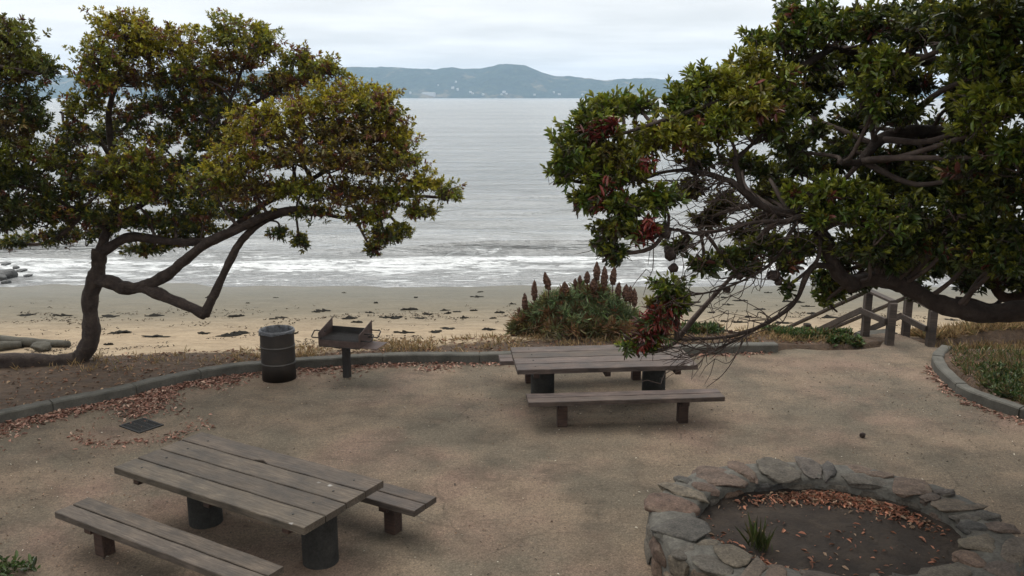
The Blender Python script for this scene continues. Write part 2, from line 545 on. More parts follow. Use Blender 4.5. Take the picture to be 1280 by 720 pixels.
def rosettes(tips, dirs, cols, k, L, W, twig=.22, spread=(.35, 1.0), ljit=.25, cjit=.25, drop=.0):
    """k leaves spiralled along the last `twig` metres of each tip"""
    n = len(tips)
    u = rng.uniform(0, 1, (n, k)) ** 1.3
    dirs = unit(dirs)
    a = unit(np.cross(dirs, rng.normal(0, 1, (n, 3))))
    b = np.cross(dirs, a)
    ang = (np.arange(k)[None, :] * 2.4 + rng.uniform(0, 6.28, (n, 1)) + rng.normal(0, .35, (n, k)))
    rad = a[:, None] * np.cos(ang)[..., None] + b[:, None] * np.sin(ang)[..., None]
    pos = tips[:, None] - dirs[:, None] * (u * twig)[..., None]
    sp = spread[0] + (spread[1] - spread[0]) * u
    dd = dirs[:, None] * (1 - sp * .75)[..., None] + rad * sp[..., None] + rng.normal(0, .12, (n, k, 3))
    dd[..., 2] -= drop * u
    LL = L * (1 + rng.normal(0, ljit, (n, k))).clip(.45, 1.6) * (.72 + .4 * np.minimum(u * 2, 1))
    WW = LL * W / L * rng.uniform(.8, 1.2, (n, k))
    c = cols[:, None] * (1 + rng.normal(0, cjit, (n, k, 1))).clip(.4, 1.8) * (1 + rng.normal(0, .08, (n, k, 3)))
    c = np.broadcast_to(c, (n, k, 3)).copy()
    return pos.reshape(-1, 3), dd.reshape(-1, 3), LL.ravel(), WW.ravel(), c.reshape(-1, 3).clip(.004, .9), u.ravel()


def young(c, u, young_col, thresh, amount):
    """leaves nearest the twig tip are this year's growth"""
    w = ((thresh - u) / thresh).clip(0, 1)[:, None] * amount
    return c * (1 - w) + young_col * w * rng.uniform(.7, 1.3, (len(c), 1))


# ------------------------------------------------------------------ camera, light, sky
cam = bpy.data.cameras.new('camera')
cam.sensor_width = 36
cam.lens = F_PX / 1280 * 36
cam.clip_end = 20000
cam.clip_start = .05
co = bpy.data.objects.new('camera', cam)
co.location = (0, 0, CAM_H)
co.rotation_euler = (PI / 2 - PITCH, 0, 0)
COL.objects.link(co)
sc.camera = co

SUN_EL, SUN_AZ = math.radians(58), math.radians(-35)      # azimuth from +Y towards +X
sun = bpy.data.lights.new('sun', 'SUN')
sun.energy = 1.5
sun.angle = math.radians(30)
sun.color = (1, .96, .9)
so = bpy.data.objects.new('sun', sun)
sd = Vector((math.sin(SUN_AZ) * math.cos(SUN_EL), math.cos(SUN_AZ) * math.cos(SUN_EL), math.sin(SUN_EL)))
so.rotation_euler = sd.to_track_quat('Z', 'Y').to_euler()
so.location = (0, 0, 40)
COL.objects.link(so)

w = bpy.data.worlds.new('World')
sc.world = w
w.use_nodes = True
t = w.node_tree
bg = t.nodes['Background']
sky = t.nodes.new('ShaderNodeTexSky')
sky.sky_type = 'NISHITA'
sky.sun_disc = False
sky.sun_elevation = SUN_EL
sky.sun_rotation = SUN_AZ
tc = t.nodes.new('ShaderNodeTexCoord')
sx = t.nodes.new('ShaderNodeSeparateXYZ')
t.links.new(tc.outputs['Generated'], sx.inputs[0])


def wm(op, a, b=None):
    m = t.nodes.new('ShaderNodeMath'); m.operation = op
    for s, v in zip(m.inputs, (a, b)):
        if v is None: continue
        if isinstance(v, (int, float)): s.default_value = v
        else: t.links.new(v, s)
    return m.outputs[0]


zc = wm('ADD', wm('MAXIMUM', sx.outputs[2], 0.0), .06)
cx = t.nodes.new('ShaderNodeCombineXYZ')
t.links.new(wm('DIVIDE', sx.outputs[0], zc), cx.inputs[0])
t.links.new(wm('DIVIDE', sx.outputs[1], zc), cx.inputs[1])
nz = t.nodes.new('ShaderNodeTexNoise')
nz.inputs['Scale'].default_value = .55
nz.inputs['Detail'].default_value = 5
nz.inputs['Roughness'].default_value = .5
t.links.new(cx.outputs[0], nz.inputs['Vector'])
rp = t.nodes.new('ShaderNodeValToRGB')
e = rp.color_ramp.elements
e[0].position, e[0].color = .38, (5.6, 5.7, 5.7, 1)
e[1].position, e[1].color = .62, (7.0, 7.05, 7.0, 1)
t.links.new(nz.outputs['Fac'], rp.inputs[0])
# an overcast layer is brighter overhead than low down
br = t.nodes.new('ShaderNodeMix'); br.data_type = 'RGBA'; br.blend_type = 'MULTIPLY'; br.inputs[0].default_value = 1
t.links.new(rp.outputs[0], br.inputs[6])
zz = wm('ADD', 1.0, wm('MULTIPLY', wm('MAXIMUM', wm('SUBTRACT', sx.outputs[2], .12), 0.0), 1.05))
cb = t.nodes.new('ShaderNodeCombineColor')
for k in range(3): t.links.new(zz, cb.inputs[k])
t.links.new(cb.outputs[0], br.inputs[7])
mx = t.nodes.new('ShaderNodeMix'); mx.data_type = 'RGBA'; mx.inputs[0].default_value = .95
t.links.new(sky.outputs[0], mx.inputs[6]); t.links.new(br.outputs[2], mx.inputs[7])
t.links.new(mx.outputs[2], bg.inputs['Color'])
bg.inputs['Strength'].default_value = .125

sc.view_settings.view_transform = 'Standard'
sc.view_settings.look = 'None'
sc.view_settings.exposure = 0.32
sc.view_settings.gamma = 1
sc.render.engine = 'CYCLES'
sc.cycles.use_denoising = True
sc.cycles.max_bounces = 6
sc.cycles.diffuse_bounces = 3
sc.cycles.glossy_bounces = 2
sc.cycles.transmission_bounces = 3
sc.cycles.volume_bounces = 1
sc.cycles.caustics_reflective = False
sc.cycles.caustics_refractive = False

# ------------------------------------------------------------------ terrain
KERB_PX = [(0, 530), (70, 515), (150, 499), (210, 484), (270, 472), (340, 464), (440, 457), (530, 454), (625, 453), (800, 446), (972, 440)]
KERB = [(-15.5, 3.0), (-13.2, 7.0), (-10.6, 10.6), (-9.1, 11.85)] + [tuple(P(x, y)[:2]) for x, y in KERB_PX]
KERB[-1] = (KERB[-1][0], KERB[-1][1] - .02)
KS = [a for a in spline([(x, y, 0) for x, y in KERB], 8)]
KX = np.array([a[0] for a in KS]); KY = np.array([a[1] for a in KS])
KERB_R = [(8.30, 16.55), (7.83, 15.9), (7.56, 15.08), (7.43, 14.1), (7.60, 13.4), (8.0, 12.75), (9.3, 11.3), (11.2, 9.9)]


def edge_y(x):
    """y of the outer kerb line, continued past both ends"""
    return np.interp(x, np.r_[KX, 8.0, 14.0, 40.0], np.r_[KY, 17.3, 18.0, 19.0])


def bank_y(x):
    """top of the bank down to the beach"""
    return np.interp(x, [-60, -14, -9, -5, -1, 4, 7.2, 9, 14, 40], [15.2, 15.3, 15.6, 16.2, 17.0, 17.7, 17.6, 17.7, 18.2, 19.5])


def terrain(x, y):
    x = np.asarray(x, float); y = np.asarray(y, float)
    by = bank_y(x)
    s = ((y - by) / 2.5).clip(0, 1); s = s * s * (3 - 2 * s)
    lin = ((y - by - 2.5) / (29.8 - by - 2.5))
    low = -1.0 - .5 * lin.clip(0, 8)
    top = .10 + .05 * (vnoise(x * .8, y * .8, 3) - .5)
    top = np.where(x > 5.1, np.interp(x, [5.1, 5.9, 8.9, 10], [.10, .03, -.05, .12]) + .04 * (vnoise(x * 1.7, y * 1.7, 5) - .5), top)
    # path between the gate posts stays just under the plaza sheet, then steps down
    z = top * (1 - s) + low * s
    z = z + .05 * (fbm(x * .7, y * .7, 3, 9) - .5) * s
    inside = (y < edge_y(x) + .12)
    bed = (x > 7.75) & (y > 10.3) & (y < 16.5) & (x > np.interp(y, [9.9, 11.3, 12.75, 13.4, 14.1, 15.08, 15.9, 16.5], [11.2, 9.3, 8.0, 7.6, 7.43, 7.56, 7.83, 8.2]) + .1)
    z = np.where(inside & ~bed, -.25, z)
    z = np.where(bed, .11 + .05 * (vnoise(x, y, 8) - .5), z)
    return z


gx = np.r_[np.linspace(-400, -42, 14)[:-1], np.linspace(-42, -16, 53)[:-1], np.linspace(-16, 16, 257)[:-1], np.linspace(16, 42, 53)[:-1], np.linspace(42, 400, 14)]
gy = np.r_[np.linspace(-60, 8, 18)[:-1], np.linspace(8, 22, 141)[:-1], np.linspace(22, 34, 61)[:-1], np.linspace(34, 70, 20)]
X, Y = np.meshgrid(gx, gy)
Z = terrain(X, Y)
me = grid_mesh('beach', X, Y, Z)
by = bank_y(X)
dirt = np.clip(1 - (Y - by + np.interp(X, [-9, -6, -4, 4, 6], [.2, .3, .75, .6, .2])) / 1.0, 0, 1)
at = me.attributes.new('dirt', 'FLOAT', 'POINT'); at.data.foreach_set('value', dirt.astype(np.float32).ravel())
tag(link('beach', me, M['beach']), kind='structure')

# plaza sheet: follows the kerb, runs out between the gate posts
pl = [(-30, -20), (-30, 3.0)] + [(a[0], a[1] + .06) for a in KS]
pl += [(5.5, 16.85), (6.1, 16.7), (6.8, 16.75), (7.3, 16.95), (7.5, 17.3), (7.38, 17.85), (7.75, 18.0), (8.13, 17.9), (8.25, 17.3), (8.45, 16.8)]
pl += [(x + .06, y) for x, y in KERB_R] + [(26, 5), (26, -20)]
bm = bmesh.new()
vs = [bm.verts.new((x, y, 0)) for x, y in pl]
f = bm.faces.new(vs)
if f.normal.z < 0: f.normal_flip()
bmesh.ops.triangulate(bm, faces=[f])
me = bpy.data.meshes.new('plaza'); bm.to_mesh(me); bm.free()
tag(link('plaza', me, M['plaza']), kind='structure')


# ------------------------------------------------------------------ kerbs
def kerb(name, pts, w_, h, label):
    P2 = [np.array([p[0], p[1]]) for p in pts]
    m = MB(); V = []; Fc = []
    base = P2; P2 = []; drop = []
    for i, p in enumerate(base):
        P2.append(p); drop.append(0)
        if i % 11 == 6 and i + 1 < len(base):
            u_ = (base[i + 1] - p) / np.linalg.norm(base[i + 1] - p)
            for o_, dz in ((.05, 0), (.056, .016), (.070, .016), (.076, 0)): P2.append(p + u_ * o_); drop.append(dz)
    n_ = len(P2)
    for i, p in enumerate(P2):
        tt = P2[min(i + 1, n_ - 1)] - P2[max(i - 1, 0)]; tt = tt / np.linalg.norm(tt)
        nn = np.array([-tt[1], tt[0]])
        jx = random.uniform(-.006, .006)
        for (o, z) in ((0, -.3), (0, h - .02), (.02, h), (w_ - .02, h), (w_, h - .02), (w_, -.3)):
            o2 = o + (drop[i] if o < w_ / 2 else -drop[i])
            q = p + nn * (o2 + (jx if not drop[i] else 0))
            V.append((q[0], q[1], z + (jx - drop[i] if z > 0 else 0)))
    for i in range(n_ - 1):
        for k in range(5):
            Fc.append((i * 6 + k, i * 6 + k + 1, (i + 1) * 6 + k + 1, (i + 1) * 6 + k)[::-1])
        Fc.append((i * 6 + 5, i * 6, (i + 1) * 6, (i + 1) * 6 + 5)[::-1])
    Fc.append(tuple(range(6))); Fc.append(tuple((n_ - 1) * 6 + k for k in range(5, -1, -1)))
    m.add(V, Fc)
    o = m.build(name, M['kerb'])
    tag(o, label, 'kerb')
    return o


kerb('concrete_kerb', [(a[0], a[1]) for a in KS], .22, .165, 'long low grey concrete kerb curving along the beach side of the plaza behind the grill')
kr = spline([(x, y, 0) for x, y in KERB_R], 6)
kerb('concrete_kerb', [(a[0], a[1]) for a in kr], .2, .16, 'short curved concrete kerb around the green planting bed on the right')

# ------------------------------------------------------------------ sea
xs = np.linspace(-48, 48, 321); ys = np.r_[np.linspace(28.5, 46, 150)[:-1], np.linspace(46, 75, 90)]
X, Y = np.meshgrid(xs, ys)
yy = Y - .03 * X + 3.0 * (fbm(X * .09, Y * .12, 3, 21) - .5)
amp = np.interp(Y, [28.5, 31, 36, 45, 75], [0, .02, .10, .10, .0])
Z = -1.5 + amp * (1.6 * (fbm(X * .22, Y * .75, 4, 31) - .5) + .6 * np.sin(yy * 1.5 + 2 * fbm(X * .1, Y * .1, 2, 4)))
crest = np.exp(-((yy - 37.0) / .42) ** 2) * np.where(yy > 37.0, 1, .8)
mask = np.clip(np.interp(X, [-30, -22, -18, -12, -8, -5, -1, 4, 7, 12, 30], [.7, .9, .9, .2, .2, .5, 1, .9, .4, .5, .7]), 0, 1)
Z += .46 * crest * mask
Z += .20 * np.exp(-((yy - 34.3) / .5) ** 2) * (.4 + .6 * vnoise(X * .3, X * 0, 77))
Z += .10 * np.exp(-((yy - 41.) / .9) ** 2)
fade = np.clip((75 - Y) / 6, 0, 1) * np.clip((48 - np.abs(X)) / 3, 0, 1)
Z = -1.5 + (Z + 1.5) * fade
near = (X, Y, Z)
fx = np.r_[-9000, -5000, -2500, -1000, -300, xs[0], xs[-1], 300, 1000, 2500, 5000, 9000]
m = MB()
me = grid_mesh('sea', *near)
bm = bmesh.new(); bm.from_mesh(me)


def flat(x0, x1, y0, y1):
    v = [bm.verts.new(p) for p in ((x0, y0, -1.5), (x1, y0, -1.5), (x1, y1, -1.5), (x0, y1, -1.5))]
    bm.faces.new(v)


flat(-9000, 9000, 75, 9000); flat(-9000, -48, 28.5, 75); flat(48, 9000, 28.5, 75)
for ff in bm.faces: ff.smooth = True
bm.to_mesh(me); bm.free()
tag(link('sea', me, M['sea']), kind='structure')

# ------------------------------------------------------------------ hills over the bay
SIL = [(-700, 112), (-300, 104), (-100, 98), (60, 95), (150, 92), (250, 90), (350, 87), (440, 83), (495, 84), (545, 86), (565, 84), (600, 86), (622, 80), (640, 79), (656, 80), (668, 86),
       (680, 91), (692, 95), (712, 94), (735, 98), (755, 101), (790, 98), (812, 97), (835, 100), (860, 101), (900, 106), (960, 108), (1040, 112), (1100, 110), (1300, 112), (1700, 116)]
HY = 4100.0
sxs = np.array([Q(a, b, HY + 500)[0] for a, b in SIL]); szs = np.array([Q(a, b, HY + 500)[2] for a, b in SIL])
hx = np.linspace(-4600, 4600, 520); hy = np.linspace(HY, HY + 1400, 70)
X, Y = np.meshgrid(hx, hy)
prof = np.interp(X, sxs, szs)
tt = (Y - HY) / 500
rise = np.where(tt < 1, np.sin(np.clip(tt, 0, 1) * PI / 2) ** 1.1, np.cos(np.clip((tt - 1) / 1.9, 0, 1) * PI / 2))
spur = (fbm(X / 260, Y / 420, 4, 51) - .5) * 70 * np.sin(np.clip(tt, 0, 1) * PI) + (fbm(X / 60, Y / 60, 3, 52) - .5) * 14 * np.clip(tt * 3, 0, 1)
Z = prof * rise + spur * (prof / 150) - 2.5
tree = (vnoise(X / 17.7, Y / 20, 55) - .5) * 9 * np.clip(tt * 4, 0, 1)
Z = Z + tree
Z[0, :] = -6
HX, HYY, HZ = hx, hy, Z.copy()
tag(link('hills', grid_mesh('hills', X, Y, Z, False), M['hills']), kind='structure')


def hill_z(x, y):
    i = np.clip(np.searchsorted(HX, x) - 1, 0, len(HX) - 2); j = np.clip(np.searchsorted(HYY, y) - 1, 0, len(HYY) - 2)
    u = (x - HX[i]) / (HX[i + 1] - HX[i]); v = (y - HYY[j]) / (HYY[j + 1] - HYY[j])
    return (HZ[j, i] * (1 - u) + HZ[j, i + 1] * u) * (1 - v) + (HZ[j + 1, i] * (1 - u) + HZ[j + 1, i + 1] * u) * v


def house_mesh(wd, dp, h, roof):
    m = MB()
    x, y = wd / 2, dp / 2
    V = [(-x, -y, -4), (x, -y, -4), (x, y, -4), (-x, y, -4), (-x, -y, h), (x, -y, h), (x, y, h), (-x, y, h), (-x, 0, h + roof), (x, 0, h + roof)]
    m.add(V, [(0, 1, 5, 4), (2, 3, 7, 6), (1, 2, 6, 9, 5), (3, 0, 4, 8, 7), (4, 5, 9, 8), (7, 8, 9, 6)])
    return m.mesh('house')


HOUSES = [(566, 111, 13, 8), (572, 112.5, 9, 7), (588, 115.5, 11, 5), (591, 117.5, 10, 5), (604, 118.5, 9, 5), (630, 115.5, 14, 6), (633, 117.8, 9, 5), (513, 117, 8, 7),
          (627, 118.6, 8, 5), (668, 119, 10, 5), (692, 116, 7, 5), (699, 118.5, 12, 5), (570, 103, 8, 6), (728, 119, 9, 5), (548, 107, 6, 4)]
hm = house_mesh(1, 1, 1, .4)


def put_house(px, py, wd, h, label, group=None):
    d = ray(px, py)
    yv = HY + 2
    while yv < HY + 1300:
        p = np.array([0, 0, CAM_H]) + d * (yv / d[1])
        if hill_z(p[0], yv) >= p[2]: break
        yv += 4
    o = link('house', hm, M['house'])
    o.location = (p[0], yv, p[2]); o.scale = (wd, 12, h * .9); o.rotation_euler = (0, 0, random.uniform(-.4, .4))
    tag(o, label, 'house', group)


for a in HOUSES:
    put_house(*a, 'tiny pale house among trees on the far wooded hillside', 'small houses across the bay')
put_house(536, 118.5, 66, 8, 'long low white building on the far shoreline below the hill')

# air over the bay
tag_h = MB(); tag_h.box((0, 3000, 99), (12000, 7000, 214))
m = bpy.data.materials.new('bay_haze'); m.use_nodes = True
m.node_tree.nodes.clear()
o_ = m.node_tree.nodes.new('ShaderNodeOutputMaterial'); v_ = m.node_tree.nodes.new('ShaderNodeVolumePrincipled')
v_.inputs['Color'].default_value = (.58, .77, 1.0, 1); v_.inputs['Density'].default_value = .00012; v_.inputs['Anisotropy'].default_value = 0
m.node_tree.links.new(v_.outputs[0], o_.inputs['Volume'])
m.cycles.homogeneous_volume = True
tag(tag_h.build('haze', m), kind='stuff')


# ------------------------------------------------------------------ tables and benches
def planks(L, W, T, n_, z, gap=.017, notch=None):
    """n long boards side by side along x, each with its own weathering"""
    m = MB(); tint = []
    pw = (W - gap * (n_ - 1)) / n_
    for k in range(n_):
        y = -W / 2 + pw / 2 + k * (pw + gap)
        ex = random.uniform(-.008, .008); n0 = len(m.v)
        nx = 24
        V, Fc = [], []
        for i in range(nx + 1):
            x = -L / 2 + L * i / nx + (ex if i in (0, nx) else 0)
            wv = .0018 * math.sin(i * .9 + k * 2) + random.uniform(-.0012, .0012)
            lo, hi = y - pw / 2 + random.uniform(0, .002), y + pw / 2 - random.uniform(0, .002)
            if notch and notch[0] == k and notch[1] == i: lo += .05
            b = .007
            for (a, c) in ((lo, z - T), (lo, z - b), (lo + b, z), (hi - b, z), (hi, z - b), (hi, z - T)):
                V.append((x, a, c + (wv if c > z - T else 0)))
        for i in range(nx):
            for q in range(6):
                q2 = (q + 1) % 6
                Fc.append((i * 6 + q, (i + 1) * 6 + q, (i + 1) * 6 + q2, i * 6 + q2))
        Fc.append(tuple(range(6))); Fc.append(tuple(nx * 6 + q for q in range(5, -1, -1)))
        m.add(V, Fc)
        c = random.uniform(.8, 1.15)
        tint += [(c, c * random.uniform(.96, 1.03), c * random.uniform(.93, 1.03), 1)] * (len(m.v) - n0)
    me = m.mesh('planks')
    a = me.attributes.new('tint', 'FLOAT_COLOR', 'POINT'); a.data.foreach_set('color', np.array(tint, np.float32).ravel())
    return me


def white_tint(o):
    me = o.data
    a = me.attributes.new('tint', 'FLOAT_COLOR', 'POINT'); a.data.foreach_set('color', np.ones(len(me.vertices) * 4, np.float32))
    return o


def table(loc, rz, wood, L, W, n_, legs, label, notch=None):
    r = empty('picnic_table', loc, rz)
    tag(r, label, 'picnic table', 'picnic tables on the plaza')
    link('tabletop', planks(L, W, .075, n_, .76, notch=notch), wood, r)
    for x in (-L / 2 + .30, L / 2 - .30, 0):
        m = MB(); m.box((x, 0, .64), (.09, W - .1, .088))
        white_tint(m.build('batten', M['wood_dark'], r, bevel=.008))
    pw = W / n_
    for x in (-L / 2 + .30, L / 2 - .30):
        for k in range(n_):
            m = MB(); m.lathe([(0, .766), (.012, .765), (.015, .758)], 10, (x + random.uniform(-.01, .01), -W / 2 + pw * (k + .5) + random.uniform(-.02, .02), 0))
            m.build('bolt', M['iron'], r)
    for x in legs:
        m = MB(); m.box((x, 0, .645), (.30, .62, .078))
        white_tint(m.build('cleat', M['wood_dark'], r, bevel=.008))
        m = MB(); m.lathe([(0, -.1), (.19, -.1), (.19, .57), (.182, .59), (.17, .605), (0, .605)], 40, (x, 0, 0))
        m.build('pedestal', M['concrete_col'], r, smooth=False)
    return r


def bench(loc, rz, wood, L, W, legs, label):
    r = empty('bench', loc, rz)
    tag(r, label, 'bench', 'plank benches beside the picnic tables')
    link('seat', planks(L, W, .07, 2, .45), wood, r)
    for x in legs:
        m = MB(); m.box((x, 0, .345), (.11, W - .05, .066))
        white_tint(m.build('batten', M['wood_dark'], r, bevel=.006))
        m = MB(); m.box((x, 0, .13), (.15, .15, .36))
        white_tint(m.build('leg', M['wood_dark'], r, bevel=.01))
    return r


A1 = math.radians(-30.3); c1, s1 = math.cos(A1), math.sin(A1)
T1 = (-2.95, 9.185, 0)
table(T1, A1, M['wood_near'], 2.87, 1.25, 4, (-.72, 1.05), 'grey brown plank picnic table in the left foreground', notch=(3, 11))


def off(T, c, s, al, pe):
    return (T[0] + c * al - s * pe, T[1] + s * al + c * pe, 0)


bench(off(T1, c1, s1, -.10, -1.06), A1, M['wood_near'], 2.97, .42, (-.98, .98), 'grey brown plank bench on the near left side of the foreground table')
bench(off(T1, c1, s1, .29, .92), A1, M['wood_near'], 2.97, .42, (-1.0, 1.02), 'plank bench mostly hidden behind the foreground table with only its right end showing')
A2 = math.radians(5.2); c2, s2 = math.cos(A2), math.sin(A2)
T2 = (1.44, 13.77, 0)
table(T2, A2, M['wood_far'], 2.83, 1.27, 4, (-.95, .88), 'purple brown plank picnic table near the bush by the beach kerb')
bench((1.70, 12.73, 0), math.radians(4.9), M['wood_far'], 2.96, .40, (-.95, .90), 'plank bench standing in front of the table near the bush')
bench((1.25, 14.82, 0), A2, M['wood_far'], 2.96, .40, (-.95, .93), 'plank bench behind the table near the bush with its left end poking out')

# ------------------------------------------------------------------ drum and liner
dr = empty('trash_drum', (-4.10, 14.95, 0), .4)
tag(dr, 'dark rusty steel drum used as a trash can beside the kerb', 'trash can')
m = MB()
m.lathe([(0, .012), (.285, .012), (.292, .0), (.292, .29), (.292, .59), (.291, .86), (.291, .876), (.28, .876), (.279, .86), (.278, .06), (0, .06)], 48)
m.build('body', M['drum'], dr, smooth=True)
for z in (.30, .60):
    m = MB(); m.lathe([(.290, z - .022), (.301, z - .01), (.304, z), (.301, z + .01), (.290, z + .022)], 48)
    m.build('rib', M['drum_rib'], dr, smooth=True)
m = MB(); m.lathe([(.289, .862), (.298, .868), (.300, .876), (.297, .885), (.288, .888), (.279, .882), (.277, .868)], 48)
m.build('rim', M['drum_rib'], dr, smooth=True)
m = MB()
V, Fc = [], []
S = 72
prof = [(.315, .0), (.309, .05), (.311, .09), (.298, .895), (.283, .902), (.262, .86), (.24, .74), (.2, .62), (.1, .55), (0.0, .54)]
for j, (r_, z_) in enumerate(prof):
    for k in range(S):
        an = 2 * PI * k / S
        rr, zz_ = r_, z_
        if j == 0: zz_ = .825 + .03 * math.sin(an + 2.5) + .012 * math.sin(an * 5); rr = .308 + .008 * math.sin(an * 11)
        elif j == 1: zz_ = .84 + .02 * math.sin(an + 2.5); rr = .306 + .006 * math.sin(an * 11)
        elif j == 2: zz_ = .875; rr = .306
        elif j > 4: rr *= 1 + .06 * math.sin(an * 9 + j) + random.uniform(-.03, .03)
        V.append((rr * math.cos(an), rr * math.sin(an), zz_ + random.uniform(-.003, .003)))
for j in range(len(prof) - 1):
    for k in range(S):
        k2 = (k + 1) % S
        Fc.append((j * S + k, j * S + k2, (j + 1) * S + k2, (j + 1) * S + k))
m.add(V, Fc)
lo = m.build('bin_liner', M['liner'], smooth=True, loc=(-4.10, 14.95, 0.0))
tag(lo, 'pale plastic bag lining the drum and folded over its rim', 'bin liner')

# ------------------------------------------------------------------ grill
g = empty('park_grill', (-2.92, 15.03, 0), math.radians(-16))
tag(g, 'rusty steel park barbecue grill with angled side plates on a single post', 'grill')
m = MB(); m.box((0, 0, .28), (.115, .115, .70)); m.build('post', M['grill_dark'], g, bevel=.006)
bw, bd, zb = .76, .52, .60
m = MB(); m.box((0, 0, zb + .006), (bw, bd, .012)); m.box((0, 0, zb - .025), (.3, .3, .03)); m.build('firebox_floor', M['grill_dark'], g)
m = MB(); m.box((0, -bd / 2 + .004, zb + .07), (bw, .008, .11)); m.build('front_lip', M['grill'], g)
m = MB(); m.box((0, bd / 2 - .004, zb + .13), (bw, .008, .235)); m.build('back_panel', M['grill_dark'], g)
for sgn in (-1, 1):
    m = MB(); x0 = sgn * bw / 2; th = .008 * sgn
    V = []
    for x in (x0, x0 + th):
        V += [(x, -bd / 2 - .01, zb + .012), (x, bd / 2 + .01, zb + .012), (x, bd / 2 + .01, zb + .40), (x, -bd / 2 - .01, zb + .25)]
    Fq = [(0, 1, 2, 3), (7, 6, 5, 4), (0, 4, 5, 1), (1, 5, 6, 2), (2, 6, 7, 3), (3, 7, 4, 0)]
    if sgn > 0: Fq = [q[::-1] for q in Fq]
    m.add(V, Fq); m.build('side_plate', M['grill'], g)
m = MB()
for k in range(24):
    x = -bw / 2 + .03 + k * (bw - .06) / 23
    m.beam((x, -bd / 2 + .02, zb + .135), (x, bd / 2 - .02, zb + .15), .009, .009)
for y, z in ((-bd / 2 + .03, .125), (bd / 2 - .03, .14), (0, .132)):
    m.beam((-bw / 2 + .02, y, zb + z), (bw / 2 - .02, y, zb + z), .014, .012)
m.build('grate', M['grill_dark'], g)
for sgn in (-1, 1):
    for y in ((-.12,) if sgn < 0 else (-.12, .17)):
        m = MB(); x = sgn * bw / 2
        z = zb + .135
        pts = [(x - sgn * .02, y - .07, z), (x + sgn * .17, y - .07, z), (x + sgn * .19, y - .05, z + .01), (x + sgn * .19, y + .05, z + .08), (x + sgn * .17, y + .07, z + .09), (x - sgn * .02, y + .07, z + .09)]
        m.tube(pts, [.011] * 6, 8); m.build('handle', M['grill_dark'], g, smooth=True)
m = MB(); m.box((bw / 2 + .16, .0, zb + .02), (.30, bd - .05, .01)); m.build('shelf', M['grill'], g)

# ------------------------------------------------------------------ drain
d0 = empty('drain_grate', (-5.585, 12.63, .004), math.radians(-35))
tag(d0, 'black cast iron drain grate set flush in the packed earth', 'drain')
m = MB()
for s in (-1, 1):
    m.box((s * .245, 0, .004), (.03, .41, .016)); m.box((0, s * .19, .004), (.46, .03, .016))
m.build('frame', M['iron'], d0)
m = MB()
for k in range(11): m.box((-.21 + k * .042, 0, .002), (.02, .35, .012))
for s in (-1, 0, 1): m.box((0, s * .095, .0015), (.46, .016, .010))
m.build('bars', M['iron'], d0)
m = MB(); m.box((0, 0, .0), (.475, .365, .004)); m.build('shaft_shade', mat_rough('drain_dark', (.006, .006, .006), (.008, .008, .007), (.012, .011, .01)), d0)  # thin black sheet painting the darkness below the bars; no shaft is modelled


# ------------------------------------------------------------------ fire pit
def stone_mesh(sx_, sy_, sz_, seed, sub=4, flatness=.55, amp=.30):
    bm = bmesh.new()
    bmesh.ops.create_icosphere(bm, subdivisions=sub, radius=1)
    r = random.Random(seed); rs = seed * 13
    ph = [r.uniform(0, 6.28) for _ in range(9)]
    planes = []
    for i in range(11):
        v = Vector((r.gauss(0, 1), r.gauss(0, 1), r.gauss(0, .45))).normalized(); planes.append((v, r.uniform(.58, .9)))
    V = np.array([v.co[:] for v in bm.verts])
    rg = (fbm(V[:, 0] * 3 + V[:, 2] * 2.1 + seed, V[:, 1] * 3 - V[:, 2] * 1.7 + seed * .37, 4, seed) - .5) * amp
    for v, k_ in zip(bm.verts, rg):
        p = v.co.copy()
        for nrm, dd in planes:
            k = p.dot(nrm)
            if k > dd: p -= nrm * (k - dd)
        q = p * 2.3
        nn = math.sin(q.x * 1.3 + ph[0]) * math.sin(q.y * 1.7 + ph[1]) + .6 * math.sin(q.z * 2.9 + q.x * 2 + ph[2])
        p *= 1 + amp * .2 * nn + float(k_)
        p.z = math.copysign(abs(p.z) ** flatness, p.z) * .9 if abs(p.z) > 1e-6 else 0
        v.co = Vector((p.x * sx_, p.y * sy_, p.z * sz_))
    me = bpy.data.meshes.new('stone'); bm.to_mesh(me); bm.free(); me.shade_smooth()
    return me


PC = (3.34, 8.64); RI = (1.36, 1.08); RO = (1.88, 1.62); PH = .50
pit = empty('fire_pit', (PC[0], PC[1], 0))
tag(pit, 'round stone fire pit ring built of mortared field stones in the right foreground', 'fire pit')
S = 96
V, Fc = [], []
sections = [(1.0, -.05), (1.0, .42), (.93, .465), (.5, .478), (.07, .465), (0, .42), (0, -.05)]
for i in range(S):
    an = 2 * PI * i / S
    for f_, z in sections:
        f2 = f_ * .94 + .03
        rx = RI[0] + (RO[0] - RI[0]) * f2; ry = RI[1] + (RO[1] - RI[1]) * f2
        j = random.uniform(-.018, .018)
        V.append(((rx + j) * math.cos(an), (ry + j) * math.sin(an), z + (random.uniform(-.015, .015) if z > .3 else 0)))
ns = len(sections)
for i in range(S):
    i2 = (i + 1) % S
    for k in range(ns - 1):
        Fc.append((i * ns + k, i2 * ns + k, i2 * ns + k + 1, i * ns + k + 1))
m = MB(); m.add(V, Fc); m.build('mortar', M['mortar'], pit, smooth=True)

